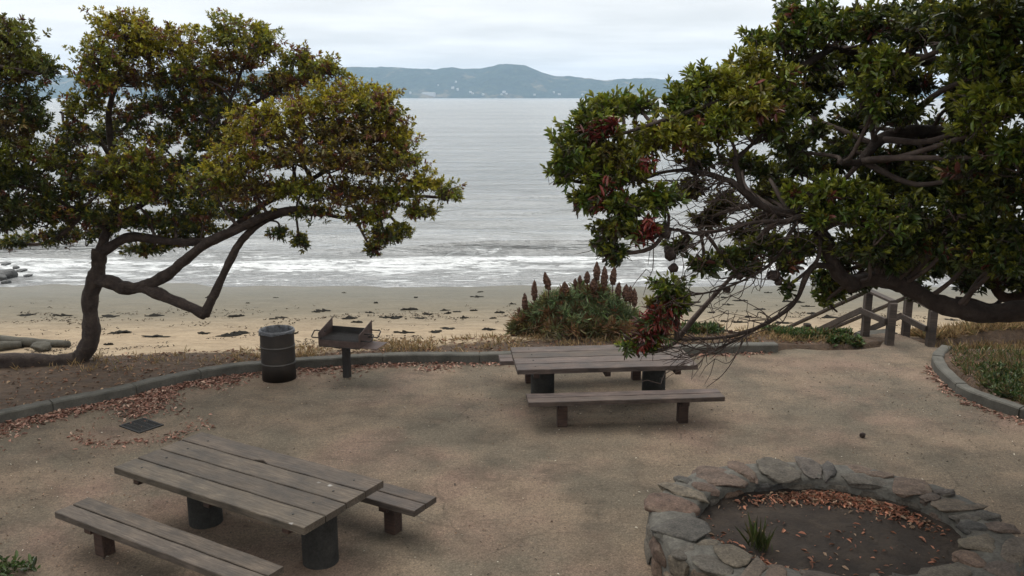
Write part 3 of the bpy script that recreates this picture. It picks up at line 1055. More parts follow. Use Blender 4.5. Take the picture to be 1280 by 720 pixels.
an = 0.0; sid = 0
while an < 2 * PI - .1:                                   # cap stones round the top
    wd = random.choice((.14, .2, .26, .34, .44)) * random.uniform(.85, 1.15)
    if an + wd > 2 * PI: wd = 2 * PI - an
    mid = an + wd / 2
    rx = (RI[0] + RO[0]) / 2; ry = (RI[1] + RO[1]) / 2
    arc = wd * math.hypot(rx * math.sin(mid), ry * math.cos(mid)) * .5
    full = random.random() < .6
    th = math.atan2(ry * math.cos(mid), -rx * math.sin(mid))
    if full:
        rows = [(.5, .30)]
    else:
        sp = random.uniform(.4, .6); rows = [(sp / 2 - .03, sp / 2 * .6), ((1 + sp) / 2 + .02, (1 - sp) / 2 * .6)]
    for fr, hw in rows:
        sid += 1
        rx = RI[0] + (RO[0] - RI[0]) * fr; ry = RI[1] + (RO[1] - RI[1]) * fr
        me = stone_mesh(arc * 1.12, max(hw * 1.2, .13), random.uniform(.035, .055), sid)
        o = link('stone', me, M['stone'], pit)
        o.location = (rx * math.cos(mid), ry * math.sin(mid), .455 + random.uniform(-.008, .014))
        o.rotation_euler = (random.uniform(-.06, .06), random.uniform(-.06, .06), th + random.uniform(-.2, .2))
    an += wd
nf = 0
for row, zz_ in ((0, .10), (1, .30)):                     # face stones, outside (seen side) and inside (far side)
    an = .1 * row
    while an < 2 * PI - .12 and nf < 64:
        wd = random.uniform(.15, .27)
        mid = an + wd / 2
        arc = wd * math.hypot(RO[0] * math.sin(mid), RO[1] * math.cos(mid)) * .5
        th = math.atan2(RO[1] * math.cos(mid), -RO[0] * math.sin(mid))
        if math.sin(mid) < .75 and nf < 48:
            sid += 1; nf += 1
            o = link('stone', stone_mesh(arc * 1.12, .07, random.uniform(.095, .135), sid), M['stone'], pit)
            o.location = (RO[0] * .985 * math.cos(mid), RO[1] * .985 * math.sin(mid), zz_ + random.uniform(-.03, .03))
            o.rotation_euler = (0, random.uniform(-.2, .2), th)
        an += wd
an = .2
while an < PI - .1:
    wd = random.uniform(.22, .36); mid = an + wd / 2
    arc = wd * math.hypot(RI[0] * math.sin(mid), RI[1] * math.cos(mid)) * .5
    th = math.atan2(RI[1] * math.cos(mid), -RI[0] * math.sin(mid))
    sid += 1
    o = link('stone', stone_mesh(arc * 1.1, .045, random.uniform(.07, .11), sid), M['stone'], pit)
    o.location = (RI[0] * 1.02 * math.cos(mid), RI[1] * 1.02 * math.sin(mid), .31)
    o.rotation_euler = (0, random.uniform(-.1, .1), th)
    an += wd
# earth inside the ring
rr = np.linspace(0, 1.04, 40); aa = np.linspace(0, 2 * PI, 90)
R_, A_ = np.meshgrid(rr, aa)
X = PC[0] + RI[0] * R_ * np.cos(A_); Y = PC[1] + RI[1] * R_ * np.sin(A_)


def soil_z(x, y):
    r = np.sqrt(((x - PC[0]) / RI[0]) ** 2 + ((y - PC[1]) / RI[1]) ** 2)
    return .285 + .06 * (fbm(x * 2.2, y * 2.2, 4, 90) - .5) + .05 * np.clip((r - .75) / .25, 0, 1) ** 2


me = grid_mesh('soil', X[:, ::-1], Y[:, ::-1], soil_z(X, Y)[:, ::-1])
tag(link('soil', me, M['soil']), kind='structure')


# ------------------------------------------------------------------ litter
def scatter_leaves(name, pts, zs, L, W, cols, flatness=.25):
    N = len(pts)
    pos = np.c_[pts, zs + rng.uniform(.004, .022, N)]
    an = rng.uniform(0, 6.28, N)
    d = np.c_[np.cos(an), np.sin(an), rng.normal(.08, flatness, N)]
    LL = L * rng.uniform(.35, 1.45, N)
    col = cols[rng.integers(0, len(cols), N)] * rng.uniform(.45, 1.35, (N, 1))
    me = leaf_mesh(name, pos, d, LL, LL * W * rng.uniform(.6, 1.5, N), col, fold=.3, up_bias=1.6, curl=.28)
    tag(link(name, me, M['litter']), kind='stuff')


DEAD = np.array([(.29, .15, .105), (.36, .20, .145), (.24, .115, .08), (.40, .27, .20), (.17, .08, .055)])
# along the kerb: the spline gives the line
KL = np.array([(a[0], a[1]) for a in KS])
seg = np.r_[0, np.cumsum(np.linalg.norm(np.diff(KL, axis=0), axis=1))]


def on_kerb(x_lo, x_hi, n_, wid, p=1.0):
    lo, hi = np.interp([x_lo, x_hi], KL[:, 0], seg)
    s = rng.uniform(lo, hi, n_)
    x = np.interp(s, seg, KL[:, 0]); y = np.interp(s, seg, KL[:, 1])
    tx = np.interp(s + .05, seg, KL[:, 0]) - x; ty = np.interp(s + .05, seg, KL[:, 1]) - y
    l = np.hypot(tx, ty) + 1e-9
    dd = np.abs(rng.normal(0, 1, n_)) * wid * np.interp(fbm(x * 1.3, y * 1.3, 3, 61), [.3, .7], [.4, 1.6]) + .01
    return np.c_[x + ty / l * dd, y - tx / l * dd]


pts = np.concatenate([on_kerb(-9.2, -4.9, 3600, .30), on_kerb(-4.9, -1.0, 900, .17), on_kerb(-1, 5, 500, .12)])
scatter_leaves('leaf_litter', pts, np.zeros(len(pts)), .068, .36, DEAD)
# spill towards the drain and the ring round it
dc = np.array([-5.6, 12.63])
n1 = 900
tt = rng.uniform(0, 1, n1)
a0, b0 = P(205, 492)[:2], P(165, 520)[:2]
pts = a0 + (b0 - a0) * tt[:, None] + rng.normal(0, .16, (n1, 2))
n2 = 620
an = rng.uniform(0, 6.28, n2)
keep = rng.uniform(0, 1, n2) < (np.clip(2.4 * vnoise(an * 1.3, an * 0, 3) - .6, .04, 1))
an = an[keep]
pts2 = dc + np.c_[np.cos(an) * .88, np.sin(an) * .72] + rng.normal(0, .11, (len(an), 2))
pts = np.r_[pts, pts2]
scatter_leaves('leaf_litter', pts, np.zeros(len(pts)), .06, .36, DEAD)
# inside the pit, blown up against the back and the left front
n1 = 1500
an = np.r_[rng.normal(1.15, .42, n1), rng.normal(3.75, .22, 700)]
r_ = np.r_[1 - np.abs(rng.normal(0, .10, n1)) - .05, 1 - np.abs(rng.normal(0, .09, 700)) - .04]
pts = np.c_[PC[0] + RI[0] * r_ * np.cos(an), PC[1] + RI[1] * r_ * np.sin(an)]
sct = rng.uniform(-1, 1, (260, 2)); sct = sct[(sct ** 2).sum(1) < .9]
pts = np.r_[pts, np.array(PC) + sct * np.array(RI)]
scatter_leaves('leaf_litter', pts, soil_z(pts[:, 0], pts[:, 1]), .062, .32, np.array([(.34, .14, .085), (.38, .17, .10), (.26, .11, .065), (.34, .23, .15), (.16, .075, .045)]))
# along the right kerb
n1 = 700
KR = np.array([(a[0], a[1]) for a in kr]); sg = np.r_[0, np.cumsum(np.linalg.norm(np.diff(KR, axis=0), axis=1))]
s = rng.uniform(1.0, sg[-1], n1)
pts = np.c_[np.interp(s, sg, KR[:, 0]), np.interp(s, sg, KR[:, 1])] - np.abs(rng.normal(0, .13, (n1, 1))) * np.array([[.8, .6]]) - .02
scatter_leaves('leaf_litter', pts, np.zeros(n1), .08, .3, DEAD)
# thin scatter of bits over the whole plaza, and duff behind the kerb
n1 = 11000
pts = np.c_[rng.uniform(-8.5, 8, n1), rng.uniform(7.2, 16, n1)]
pts = pts[rng.uniform(0, 1, n1) < np.interp(fbm(pts[:, 0] * .55, pts[:, 1] * .55, 4, 63), [.38, .66], [.10, .75])]
pts = pts[(pts[:, 1] < np.interp(pts[:, 0], KX, KY) - .1) & (((pts[:, 0] - PC[0]) / 1.95) ** 2 + ((pts[:, 1] - PC[1]) / 1.7) ** 2 > 1)]
bc = np.array([(.14, .08, .05), (.05, .04, .03), (.22, .14, .09), (.30, .22, .15), (.08, .05, .035), (.42, .38, .30)])
scatter_leaves('ground_debris', pts, np.zeros(len(pts)), .026, .42, bc, .15)
n1 = 3600
x = rng.uniform(-9, 8.2, n1); by = bank_y(x); ky = edge_y(x)
y = ky + .28 + rng.uniform(0, 1, n1) ** 1.2 * (by + .5 - ky)
sel = ~((x > 7.1) & (x < 8.5))
x, y = x[sel], y[sel]
scatter_leaves('leaf_litter', np.c_[x, y], terrain(x, y), .075, .3, np.array([(.24, .12, .075), (.30, .17, .10), (.17, .085, .05), (.13, .08, .05), (.34, .23, .14)]))


# ------------------------------------------------------------------ grasses and low plants
def blades(name, xy, zs, h, wd, cols, lean=.5, k=5, mat='straw', kind='stuff', parent=None, label=None, cat=None):
    N = len(xy)
    pos = np.repeat(np.c_[xy, zs], k, 0) + np.c_[rng.normal(0, .03, (N * k, 2)), np.zeros(N * k)]
    d = np.c_[rng.normal(0, lean, (N * k, 2)), np.ones(N * k)]
    L = h * rng.uniform(.4, 1.25, N * k)
    col = cols[rng.integers(0, len(cols), N * k)] * rng.uniform(.7, 1.3, (N * k, 1))
    me = leaf_mesh(name, pos, d, L, np.full(N * k, wd) * rng.uniform(.7, 1.4, N * k), col, .1, .1, .2)
    o = link(name, me, M[mat], parent)
    if kind: o['kind'] = kind
    if label: o['label'] = label
    if cat: o['category'] = cat
    return o


STRAW = np.array([(.34, .23, .11), (.40, .28, .14), (.27, .17, .085), (.22, .15, .07), (.18, .15, .06)])
GREEN = np.array([(.05, .085, .02), (.07, .11, .028), (.10, .13, .04), (.04, .065, .018), (.14, .10, .04)])
n1 = 2600
x = rng.uniform(-8.8, 7.0, n1); y = bank_y(x) - .25 + rng.normal(0, .38, n1)
sel = (rng.uniform(0, 1, n1) < np.interp(fbm(x * .9, y * .9, 3, 71), [.38, .62], [.03, 1]) * np.interp(x, [-8, -5, -2, 0], [.12, .35, .9, .8])) & (y > edge_y(x) + .3)
x, y = x[sel], y[sel]
blades('dry_grass', np.c_[x, y], terrain(x, y), .14, .010, STRAW, .6)
# dry tangle on the slope right of the gate
n1 = 2400
x = rng.uniform(8.5, 13, n1); y = rng.uniform(16.4, 18.6, n1)
sel = fbm(x, y, 3, 73) > .42
x, y = x[sel], y[sel]
blades('dry_grass', np.c_[x, y], terrain(x, y), .24, .012, STRAW, .7)


def ground_cover(name, x, y, L, cols, label=None, k=9):
    z = terrain(x, y)
    tips = np.c_[x, y, z + rng.uniform(.03, .11, len(x))]
    dirs = np.c_[rng.normal(0, .5, (len(x), 2)), np.ones(len(x))]
    c = cols[rng.integers(0, len(cols), len(x))]
    p_, d_, L_, W_, c_, u_ = rosettes(tips, dirs, c, k, L, L * .3, .12, (.3, 1.0))
    tag(link(name, leaf_mesh(name, p_, d_, L_, W_, c_), M['leaf']), kind='stuff')


n1 = 1500
x = rng.uniform(4.6, 7.05, n1); y = rng.uniform(17.15, 18.0, n1)
sel = fbm(x * 1.2, y * 2, 3, 81) > np.interp(x, [4.6, 5.6, 7], [.60, .55, .45])
ground_cover('ground_cover', x[sel], y[sel], .11, GREEN)
n1 = 260
x = rng.uniform(3.1, 4.3, n1); y = rng.uniform(17.5, 18.1, n1)
sel = fbm(x * 1.2, y * 2, 3, 83) > .46
ground_cover('ground_cover', x[sel], y[sel], .12, GREEN * .9)
n1 = 4200
x = rng.uniform(7.9, 12, n1); y = rng.uniform(11.5, 16.2, n1)
lim = np.interp(y, [9.9, 11.3, 12.75, 13.4, 14.1, 15.08, 15.9, 16.5], [11.2, 9.3, 8.0, 7.6, 7.43, 7.56, 7.83, 8.2]) + .35
sel = (x > lim) & (fbm(x * .9, y * .9, 3, 85) > np.interp(y, [11.5, 13.3, 14.2, 16], [.62, .52, .36, .44]))
ground_cover('ground_cover', x[sel], y[sel], .095, np.r_[GREEN * .8, GREEN[:2] * np.array([1.5, 1.0, 1.2])])
n2_ = 1100
xg = rng.uniform(7.9, 11, n2_); yg = rng.uniform(13.2, 16.3, n2_)
sg_ = xg > np.interp(yg, [9.9, 11.3, 12.75, 13.4, 14.1, 15.08, 15.9, 16.5], [11.2, 9.3, 8.0, 7.6, 7.43, 7.56, 7.83, 8.2]) + .35
xg, yg = xg[sg_], yg[sg_]
blades('dry_grass', np.c_[xg, yg], terrain(xg, yg), .15, .010, np.r_[STRAW * .8, GREEN], .7)
n1 = 900
x = rng.uniform(7.9, 10.5, n1); y = rng.uniform(12, 16, n1)
sel = x > np.interp(y, [9.9, 11.3, 12.75, 13.4, 14.1, 15.08, 15.9, 16.5], [11.2, 9.3, 8.0, 7.6, 7.43, 7.56, 7.83, 8.2]) + .3
x, y = x[sel], y[sel]
scatter_leaves('leaf_litter', np.c_[x, y], terrain(x, y), .08, .3, DEAD)

# grass tuft in the fire pit, weed at bottom left
pp = P(946, 683, .3)
o = blades('grass_tuft', pp[:2] + rng.normal(0, .045, (14, 2)), np.full(14, soil_z(pp[0], pp[1])), .27, .009, np.array([(.045, .06, .015), (.06, .08, .02), (.10, .09, .035)]), .26, 5, 'leaf', None)
tag(o, 'small tuft of green grass growing inside the fire pit', 'grass tuft')
pp = P(6, 716)
tips = np.c_[pp[0] + rng.normal(0, .10, 26), pp[1] + rng.normal(0, .10, 26), rng.uniform(.03, .13, 26)]
r = rosettes(tips, np.c_[rng.normal(0, .5, (26, 2)), np.ones(26)], GREEN[rng.integers(0, 3, 26)] * .8, 7, .09, .03, .1)
tag(link('weed', leaf_mesh('weed', *r[:5]), M['leaf']), 'small leafy green weed at the bottom left corner of the plaza', 'weed')
# fallen pod on the plaza
pp = P(1078, 547)
o = link('seed_pod', stone_mesh(.05, .04, .045, 991, 2, .9), M['pod'], loc=(pp[0], pp[1], .038))
tag(o, 'dark round seed pod fallen on bare ground behind the fire pit', 'seed pod')

# ------------------------------------------------------------------ beach gear: driftwood, seaweed, rocks
for pts, rad, lab in (
    ([P(-60, 420, -1.0), P(-10, 423, -1.0), P(40, 427, -1.0), P(86, 428, -1.0)], [.17, .15, .12, .09], 'long bleached driftwood log lying on the sand left of the tree'),
    ([P(-40, 434, -1.0), P(-5, 433, -1.0), P(26, 428.5, -1.0)], [.16, .14, .09], 'shorter driftwood log angled in front of the long log')):
    pts = [np.array([p[0], p[1], terrain(p[0], p[1]) + rad[i] * .75]) for i, p in enumerate(pts)]
    sp_ = spline(pts, 6); rd = np.interp(np.linspace(0, 1, len(sp_)), np.linspace(0, 1, len(rad)), rad)
    m = MB(); m.tube(sp_, rd, 10, wob=.08); tag(m.build('driftwood_log', M['drift'], smooth=True), lab, 'driftwood')
pp = P(52, 433, -1.0)
o = link('driftwood_stump', stone_mesh(.28, .2, .12, 881, 3, .9, .4), M['drift'], loc=(pp[0], pp[1], float(terrain(pp[0], pp[1])) + .1))
tag(o, 'lumpy grey driftwood stump in front of the long log', 'driftwood')

KELP = []
for k in range(5):
    bm = bmesh.new(); bmesh.ops.create_icosphere(bm, subdivisions=3, radius=1)
    for v in bm.verts:
        p = v.co
        nn = vnoise(np.array([p.x * 2.6 + k * 9]), np.array([p.y * 2.6 + k * 5]), 40 + k)[0]
        n2 = vnoise(np.array([p.x * 7 + k * 9]), np.array([p.y * 7]), 60 + k)[0]
        rr_ = .15 + 1.15 * nn + .35 * n2
        v.co = Vector((p.x * rr_, p.y * rr_, max(p.z, -.3) * (.1 + 1.6 * nn * n2)))
    me = bpy.data.meshes.new('seaweed'); bm.to_mesh(me); bm.free(); me.shade_smooth(); me.materials.append(M['kelp'])
    KELP.append(me)
KP = [(33, 394, 20), (78, 394.5, 22), (138, 395.5, 20), (193, 394.5, 20), (295, 395.5, 18), (150, 416, 26), (195, 421, 30), (255, 417, 14), (285, 419.5, 26), (300, 416, 20), (136, 431, 12),
      (404, 388.5, 16), (395, 390, 10), (437, 398, 16), (341, 399, 10), (292, 396, 14), (352, 397, 14), (365, 417, 14), (300, 417, 20), (512, 387, 20), (495, 397.5, 16), (482, 397, 14), (525, 398, 14), (556, 388, 12), (571, 390, 10),
      (545, 415, 16), (505, 416, 22), (560, 411, 16), (580, 397.5, 10), (592, 388.5, 9), (600, 365, 8), (596, 371, 14), (610, 412, 14), (560, 392, 8), (447, 403, 14), (616, 398, 9), (462, 391, 10), (535, 393, 12),
      (870, 378, 13), (925, 376, 18), (880, 384, 12), (910, 381, 12), (985, 377, 14), (1000, 378, 10), (950, 387, 14), (890, 391, 10), (925, 403, 16), (978, 404, 20), (1036, 397, 20), (1015, 392, 12),
      (935, 396, 9), (1010, 383, 14), (905, 402, 9), (640, 380, 8), (625, 391, 12), (860, 401, 10), (1190, 400, 14), (1230, 405, 12), (1205, 410, 10), (470, 379, 5), (520, 372, 5), (430, 366, 5), (345, 372, 6), (260, 372, 6), (310, 379, 5), (700, 365, 6), (960, 366, 8), (905, 372, 8)]
for i, (px, py, wpx) in enumerate(KP):
    z = -1.25
    for _ in range(3):
        p = P(px, py, z); z = float(terrain(p[0], p[1]))
    wm_ = wpx * 1.1 / F_PX * (p[1] * .978 + 1.3) / 2
    o = link('seaweed_clump', KELP[i % 5])
    o.location = (p[0], p[1], z); o.rotation_euler = (0, 0, random.choice((0, PI)) + random.uniform(-.2, .2))
    o.scale = (wm_, min(wm_ * random.uniform(.35, .75), .34), .03 + .04 * random.random())
    tag(o, 'dark clump of seaweed washed up on the sand', 'seaweed', 'seaweed clumps on the beach')
n1 = 5200
x = rng.uniform(-17, 13, n1); y = np.where(rng.uniform(0, 1, n1) < .6, rng.normal(21.2, .7, n1), rng.normal(24.3, .8, n1)).clip(19.2, 29)
kk = fbm(x * .8, y * 2.2, 4, 95) > .56
x, y = x[kk], y[kk]; n1 = len(x)
blades('beach_wrack', np.c_[x, y], terrain(x, y), .07, .022, np.array([(.05, .035, .022), (.08, .05, .03), (.03, .026, .018)]), 3.0, 3, 'litter')

ROCKS = [(4, 341, 40, 12, 'large dark rock cut off by the left edge at the waterline'), (8, 329.5, 14, 4, 'small dark rock behind the large one at the left waterline'), (2, 346, 18, 8, 'dark rock in front at the far left waterline'),
         (11, 338, 20, 6, 'medium dark rock right behind the large rock at the waterline'), (20, 333.5, 9, 4.5, 'small rounded rock standing clear in the surf'), (27, 337, 14, 3, 'flat pale rock awash beside the rounded rock'),
         (9, 351, 14, 5.5, 'angular rock lying closest to the wet sand at far left'), (36, 343.5, 12, 2.2, 'low rock barely above the wash, rightmost at the waterline'), (5, 322.5, 6, 3, 'lone tiny rock farthest out in the water')]
for i, (px, py, wp, hp, lab) in enumerate(ROCKS):
    p = P(px, py + hp / 2, -1.5)
    s = (p[1] * .978 + 1.3) / F_PX
    o = link('shore_rock', stone_mesh(wp * s / 2, max(wp * s * .35, .2), hp * s * .8, 700 + i, 3, .8, .3), M['rock'])
    o.location = (p[0], p[1], -1.5 + hp * s * .12)
    tag(o, lab, 'rock', 'rocks at the waterline')

# ------------------------------------------------------------------ gate rails and beach steps
ST = np.array([-.33, .944]); ST = ST / np.linalg.norm(ST)


def rail_thing(name, label, front, back, zt, len2):
    r = empty(name, (front[0], front[1], 0))
    tag(r, label, 'handrail', 'timber handrails at the beach steps')
    F2 = np.array(front); B2 = np.array(back)
    mid2 = B2 + ST * 1.85; end2 = B2 + ST * len2

    def post(p, z0, z1):
        m = MB(); q = p - F2; m.box((q[0], q[1], (z0 + z1) / 2), (.145, .145, z1 - z0))
        white_tint(m.build('post', M['wood_post'], r, bevel=.012))

    def bar(a, za, b, zb_, w_=.055, h=.12, dx=0):
        m = MB(); a = a - F2; b = b - F2; m.beam((a[0] + dx, a[1], za), (b[0] + dx, b[1], zb_), w_, h)
        white_tint(m.build('rail', M['wood_post'], r, bevel=.006))
    post(F2, -.3, zt - .07); post(B2, -.4, zt + .0)
    slope = .575
    zm = zt - slope * 1.85
    post(mid2, zm - 1.1, zm - .06)
    ze = zt - slope * len2
    post(end2, ze - 1.1, ze - .06)
    bar(F2, zt - .045, B2, zt + .028, .15, .05)
    bar(B2, zt + .028, end2 + ST * .15, ze + .0, .15, .05)
    bar(F2, zt - .45, B2, zt - .40, dx=-.112); bar(B2, zt - .38, end2, ze - .42, dx=-.112)
    return r


rail_thing('handrail', 'left brown timber handrail of the beach steps, sloping down towards the sand', (7.55, 17.12), (7.33, 17.8), .93, 3.2)
rail_thing('handrail', 'right brown timber handrail of the beach steps, partly behind the low branch', (8.32, 17.02), (8.19, 17.85), .80, 3.2)
stp = empty('beach_steps', (7.76, 17.95, 0), math.atan2(ST[1], ST[0]) - PI / 2)
tag(stp, 'timber edged steps leading down between the handrails to the beach', 'steps')
for k in range(6):
    m = MB(); m.box((0, .18 + k * .33, -.10 - k * .17), (.80, .36, .17)); o = m.build('tread', M['kerb'], stp, bevel=.01)


# ------------------------------------------------------------------ trees
def limb(pts, r0, r1, sides=12, per=6, wob=.06, knots=True):
    sp_ = spline(pts, per)
    n_ = len(sp_)
    sp_ = [p + rng.normal(0, .035 * (r0 + (r1 - r0) * i / n_), 3) * (0 if i in (0, n_ - 1) else 1) for i, p in enumerate(sp_)]
    rd = [(r0 + (r1 - r0) * (i / (n_ - 1)) ** .9) * (1 + wob * 2.2 * math.sin(i * .62 + r0 * 90) * math.sin(i * .23 + r1 * 70)) for i in range(n_)]
    return sp_, rd


def crown(tree, clumps, skel, leaf_mat, L, W, tips_per_m2, k, pal, young_col, seed, red=.06, redcol=(.17, .035, .022), twig_r=.007, bottom=-.55, young_amt=.75, density_fn=None):
    """clumps: (center, (rx,ry,rz), hue index or None). Leaves on twig tips spread through every clump's volume."""
    T, D, C = [], [], []
    tw = MB()
    skel = np.array(skel)
    for ci, cl in enumerate(clumps):
        c, R, hue = cl
        c = np.array(c); R = np.array(R)
        area = 4 * PI * ((R[0] * R[1]) ** 1.6 / 3 + (R[0] * R[2]) ** 1.6 / 3 + (R[1] * R[2]) ** 1.6 / 3) ** (1 / 1.6)
        n_ = max(6, int(area * tips_per_m2))
        u = unit(rng.normal(0, 1, (n_ * 2, 3)))
        keep = (u[:, 2] > bottom) | (rng.uniform(0, 1, n_ * 2) < .3)
        u = u[keep][:n_]
        # lumpy surface: the clump is made of lobes
        lob = 1 + .30 * np.sin(u[:, 0] * 4 + ci) * np.sin(u[:, 1] * 4 + ci * 1.7) + .22 * np.sin(u[:, 2] * 6 + u[:, 0] * 3 + ci * .6)
        rad = rng.uniform(.30, 1.0, len(u)) ** .55 * lob
        tips = c + u * R * rad[:, None]
        dirs = unit(u * np.array([1, 1, .8]) + np.array([0, 0, .55]) + rng.normal(0, .3, u.shape))
        col = pal[rng.integers(0, len(pal), len(u))] * rng.uniform(.75, 1.25, (len(u), 1))
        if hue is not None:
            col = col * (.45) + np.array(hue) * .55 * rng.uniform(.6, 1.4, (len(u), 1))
        isr = rng.uniform(0, 1, len(u)) < red
        col[isr] = np.array(redcol) * rng.uniform(.6, 1.3, (isr.sum(), 1))
        T.append(tips); D.append(dirs); C.append(col)
        # branch from the nearest wood to the clump, then twigs to the tips
        dd = np.linalg.norm(skel - c + np.array([0, 0, .2]), axis=1)
        s0 = skel[np.argmin(dd)]
        core = c - np.array([0, 0, .45 * R[2]])
        midp = (s0 + core) / 2 + rng.normal(0, .10, 3) * np.linalg.norm(core - s0)
        bp = spline([s0, midp, core, c + np.array([0, 0, .1 * R[2]])], 5)
        r0 = min(.012 + .02 * np.linalg.norm(core - s0), .05)
        tw.tube(bp, np.linspace(r0, .014, len(bp)), 6, wob=.08)
        nodes = [core + unit(rng.normal(0, 1, 3) + np.array([0, 0, .3])) * R * .45 for _ in range(7)] + [core, c]
        for q in nodes[:7]:
            tw.tube(spline([core, (core + q) / 2 + rng.normal(0, .06, 3), q], 3), np.linspace(.016, .009, 7), 5)
        nd = np.array(nodes)
        for ti in range(0, len(tips)):
            if ti % 2 and len(tips) > 60: continue
            j = np.argmin(np.linalg.norm(nd - tips[ti], axis=1))
            a = nd[j]; b = tips[ti]
            mm = (a + b) / 2 + rng.normal(0, .05, 3) - np.array([0, 0, .04])
            tw.tube([a, mm, b], [twig_r, twig_r * .75, twig_r * .4], 3, caps=False)
    T = np.concatenate(T); D = np.concatenate(D); C = np.concatenate(C)
    p_, d_, L_, W_, c_, u_ = rosettes(T, D, C, k, L, W, L * 2.2, (.3, 1.0), drop=.25)
    c_ = young(c_, u_, np.array(young_col), .35, young_amt)
    o = link('crown', leaf_mesh('crown', p_, d_, L_, W_, c_), leaf_mat, tree)
    tw.build('twigwork', M['twig'], tree, smooth=True)
    return o


def pxr(px, py, rx, ry, Y, ky=1.0, hue=None, jit=0.0):
    c = Q(px, py, Y)
    zc_ = np.dot(c - np.array([0, 0, CAM_H]), FW)
    s = zc_ / F_PX
    return (c, (rx * s, (rx + ry) / 2 * s * ky, ry * s), hue)


# ---- left tree
LT = 15.6
t1 = empty('leaning_tree', (-7.76, LT, 0.1))
tag(t1, 'golden green leaning tree whose thick trunk lies along the ground left then bends up', 'tree')
off1 = np.array([-7.76, LT, 0.1])


def LQ(px, py, dy=0.0):
    return Q(px, py, LT + dy)


limbs = []
limbs.append(('trunk', *limb([LQ(-160, 455, -.35), LQ(-60, 452.5, -.3), LQ(30, 453, -.2), LQ(78, 454, -.1), LQ(102, 445, 0), LQ(113, 425, 0), LQ(113.5, 400, 0), LQ(112, 375, .05), LQ(119, 350, .1), LQ(124, 330, .1), LQ(124, 312, .1)], .175, .125)))
limbs.append(('branch', *limb([LQ(117, 352, .1), LQ(135, 352, 0), LQ(152, 359, -.1), LQ(170, 360, -.15), LQ(190, 354, -.2), LQ(210, 343, -.3), LQ(232, 325, -.4), LQ(262, 302, -.5), LQ(300, 285, -.6), LQ(335, 268, -.7), LQ(370, 262, -.8)], .135, .06)))
limbs.append(('branch', *limb([LQ(178, 358, -.15), LQ(195, 366, -.25), LQ(215, 375, -.3), LQ(240, 385, -.35), LQ(257, 394, -.4)], .11, .085)))
limbs.append(('branch', *limb([LQ(256, 393, -.4), LQ(268, 368, -.45), LQ(283, 335, -.5), LQ(298, 306, -.5), LQ(318, 285, -.5), LQ(350, 268, -.4), (LQ(390, 264, -.2)), LQ(430, 272, 0), LQ(470, 262, .2)], .085, .03)))
limbs.append(('branch', *limb([LQ(124, 318, .1), LQ(140, 307, .1), LQ(160, 297, .1), LQ(185, 298, .1), LQ(215, 302, .05), LQ(250, 302, 0), LQ(275, 296, -.1), LQ(300, 278, -.2), LQ(330, 255, -.3), LQ(370, 235, -.4), LQ(430, 200, -.3)], .10, .035)))
limbs.append(('branch', *limb([LQ(124, 318, .1), LQ(130, 300, .15), LQ(140, 270, .3), LQ(146, 235, .4), LQ(140, 190, .5), LQ(136, 140, .4), LQ(150, 90, .2), LQ(160, 50, 0)], .10, .03)))
limbs.append(('branch', *limb([LQ(133, 290, .2), LQ(155, 265, .4), LQ(180, 255, .6), LQ(215, 225, .8), LQ(250, 180, .8), LQ(285, 130, .6), LQ(305, 80, .4)], .07, .025)))
limbs.append(('branch', *limb([LQ(140, 200, .5), LQ(120, 170, .3), LQ(95, 150, .1), LQ(75, 140, -.2)], .045, .02)))
limbs.append(('branch', *limb([LQ(136, 290, .2), LQ(110, 270, -.1), LQ(80, 255, -.4), LQ(40, 235, -.6)], .05, .02)))
limbs.append(('branch', *limb([LQ(250, 180, .8), LQ(300, 140, .9), (LQ(350, 110, .8)), LQ(385, 85, .6)], .045, .02)))
SK1 = []
for i, (nm, sp_, rd) in enumerate(limbs):
    m = MB(); m.tube([p - off1 for p in sp_], rd, 24, wob=.015, ridge=.045)
    m.build(nm, M['bark'], t1, smooth=True)
    if i: SK1 += [p - off1 for p in sp_[len(sp_) // 3:]]
GOLD = (.38, .31, .020); OLIVE = (.20, .205, .020); RUST = (.16, .085, .034); DARK = (.045, .066, .018)  # gold on top clumps: new growth plus top light put into leaf colour
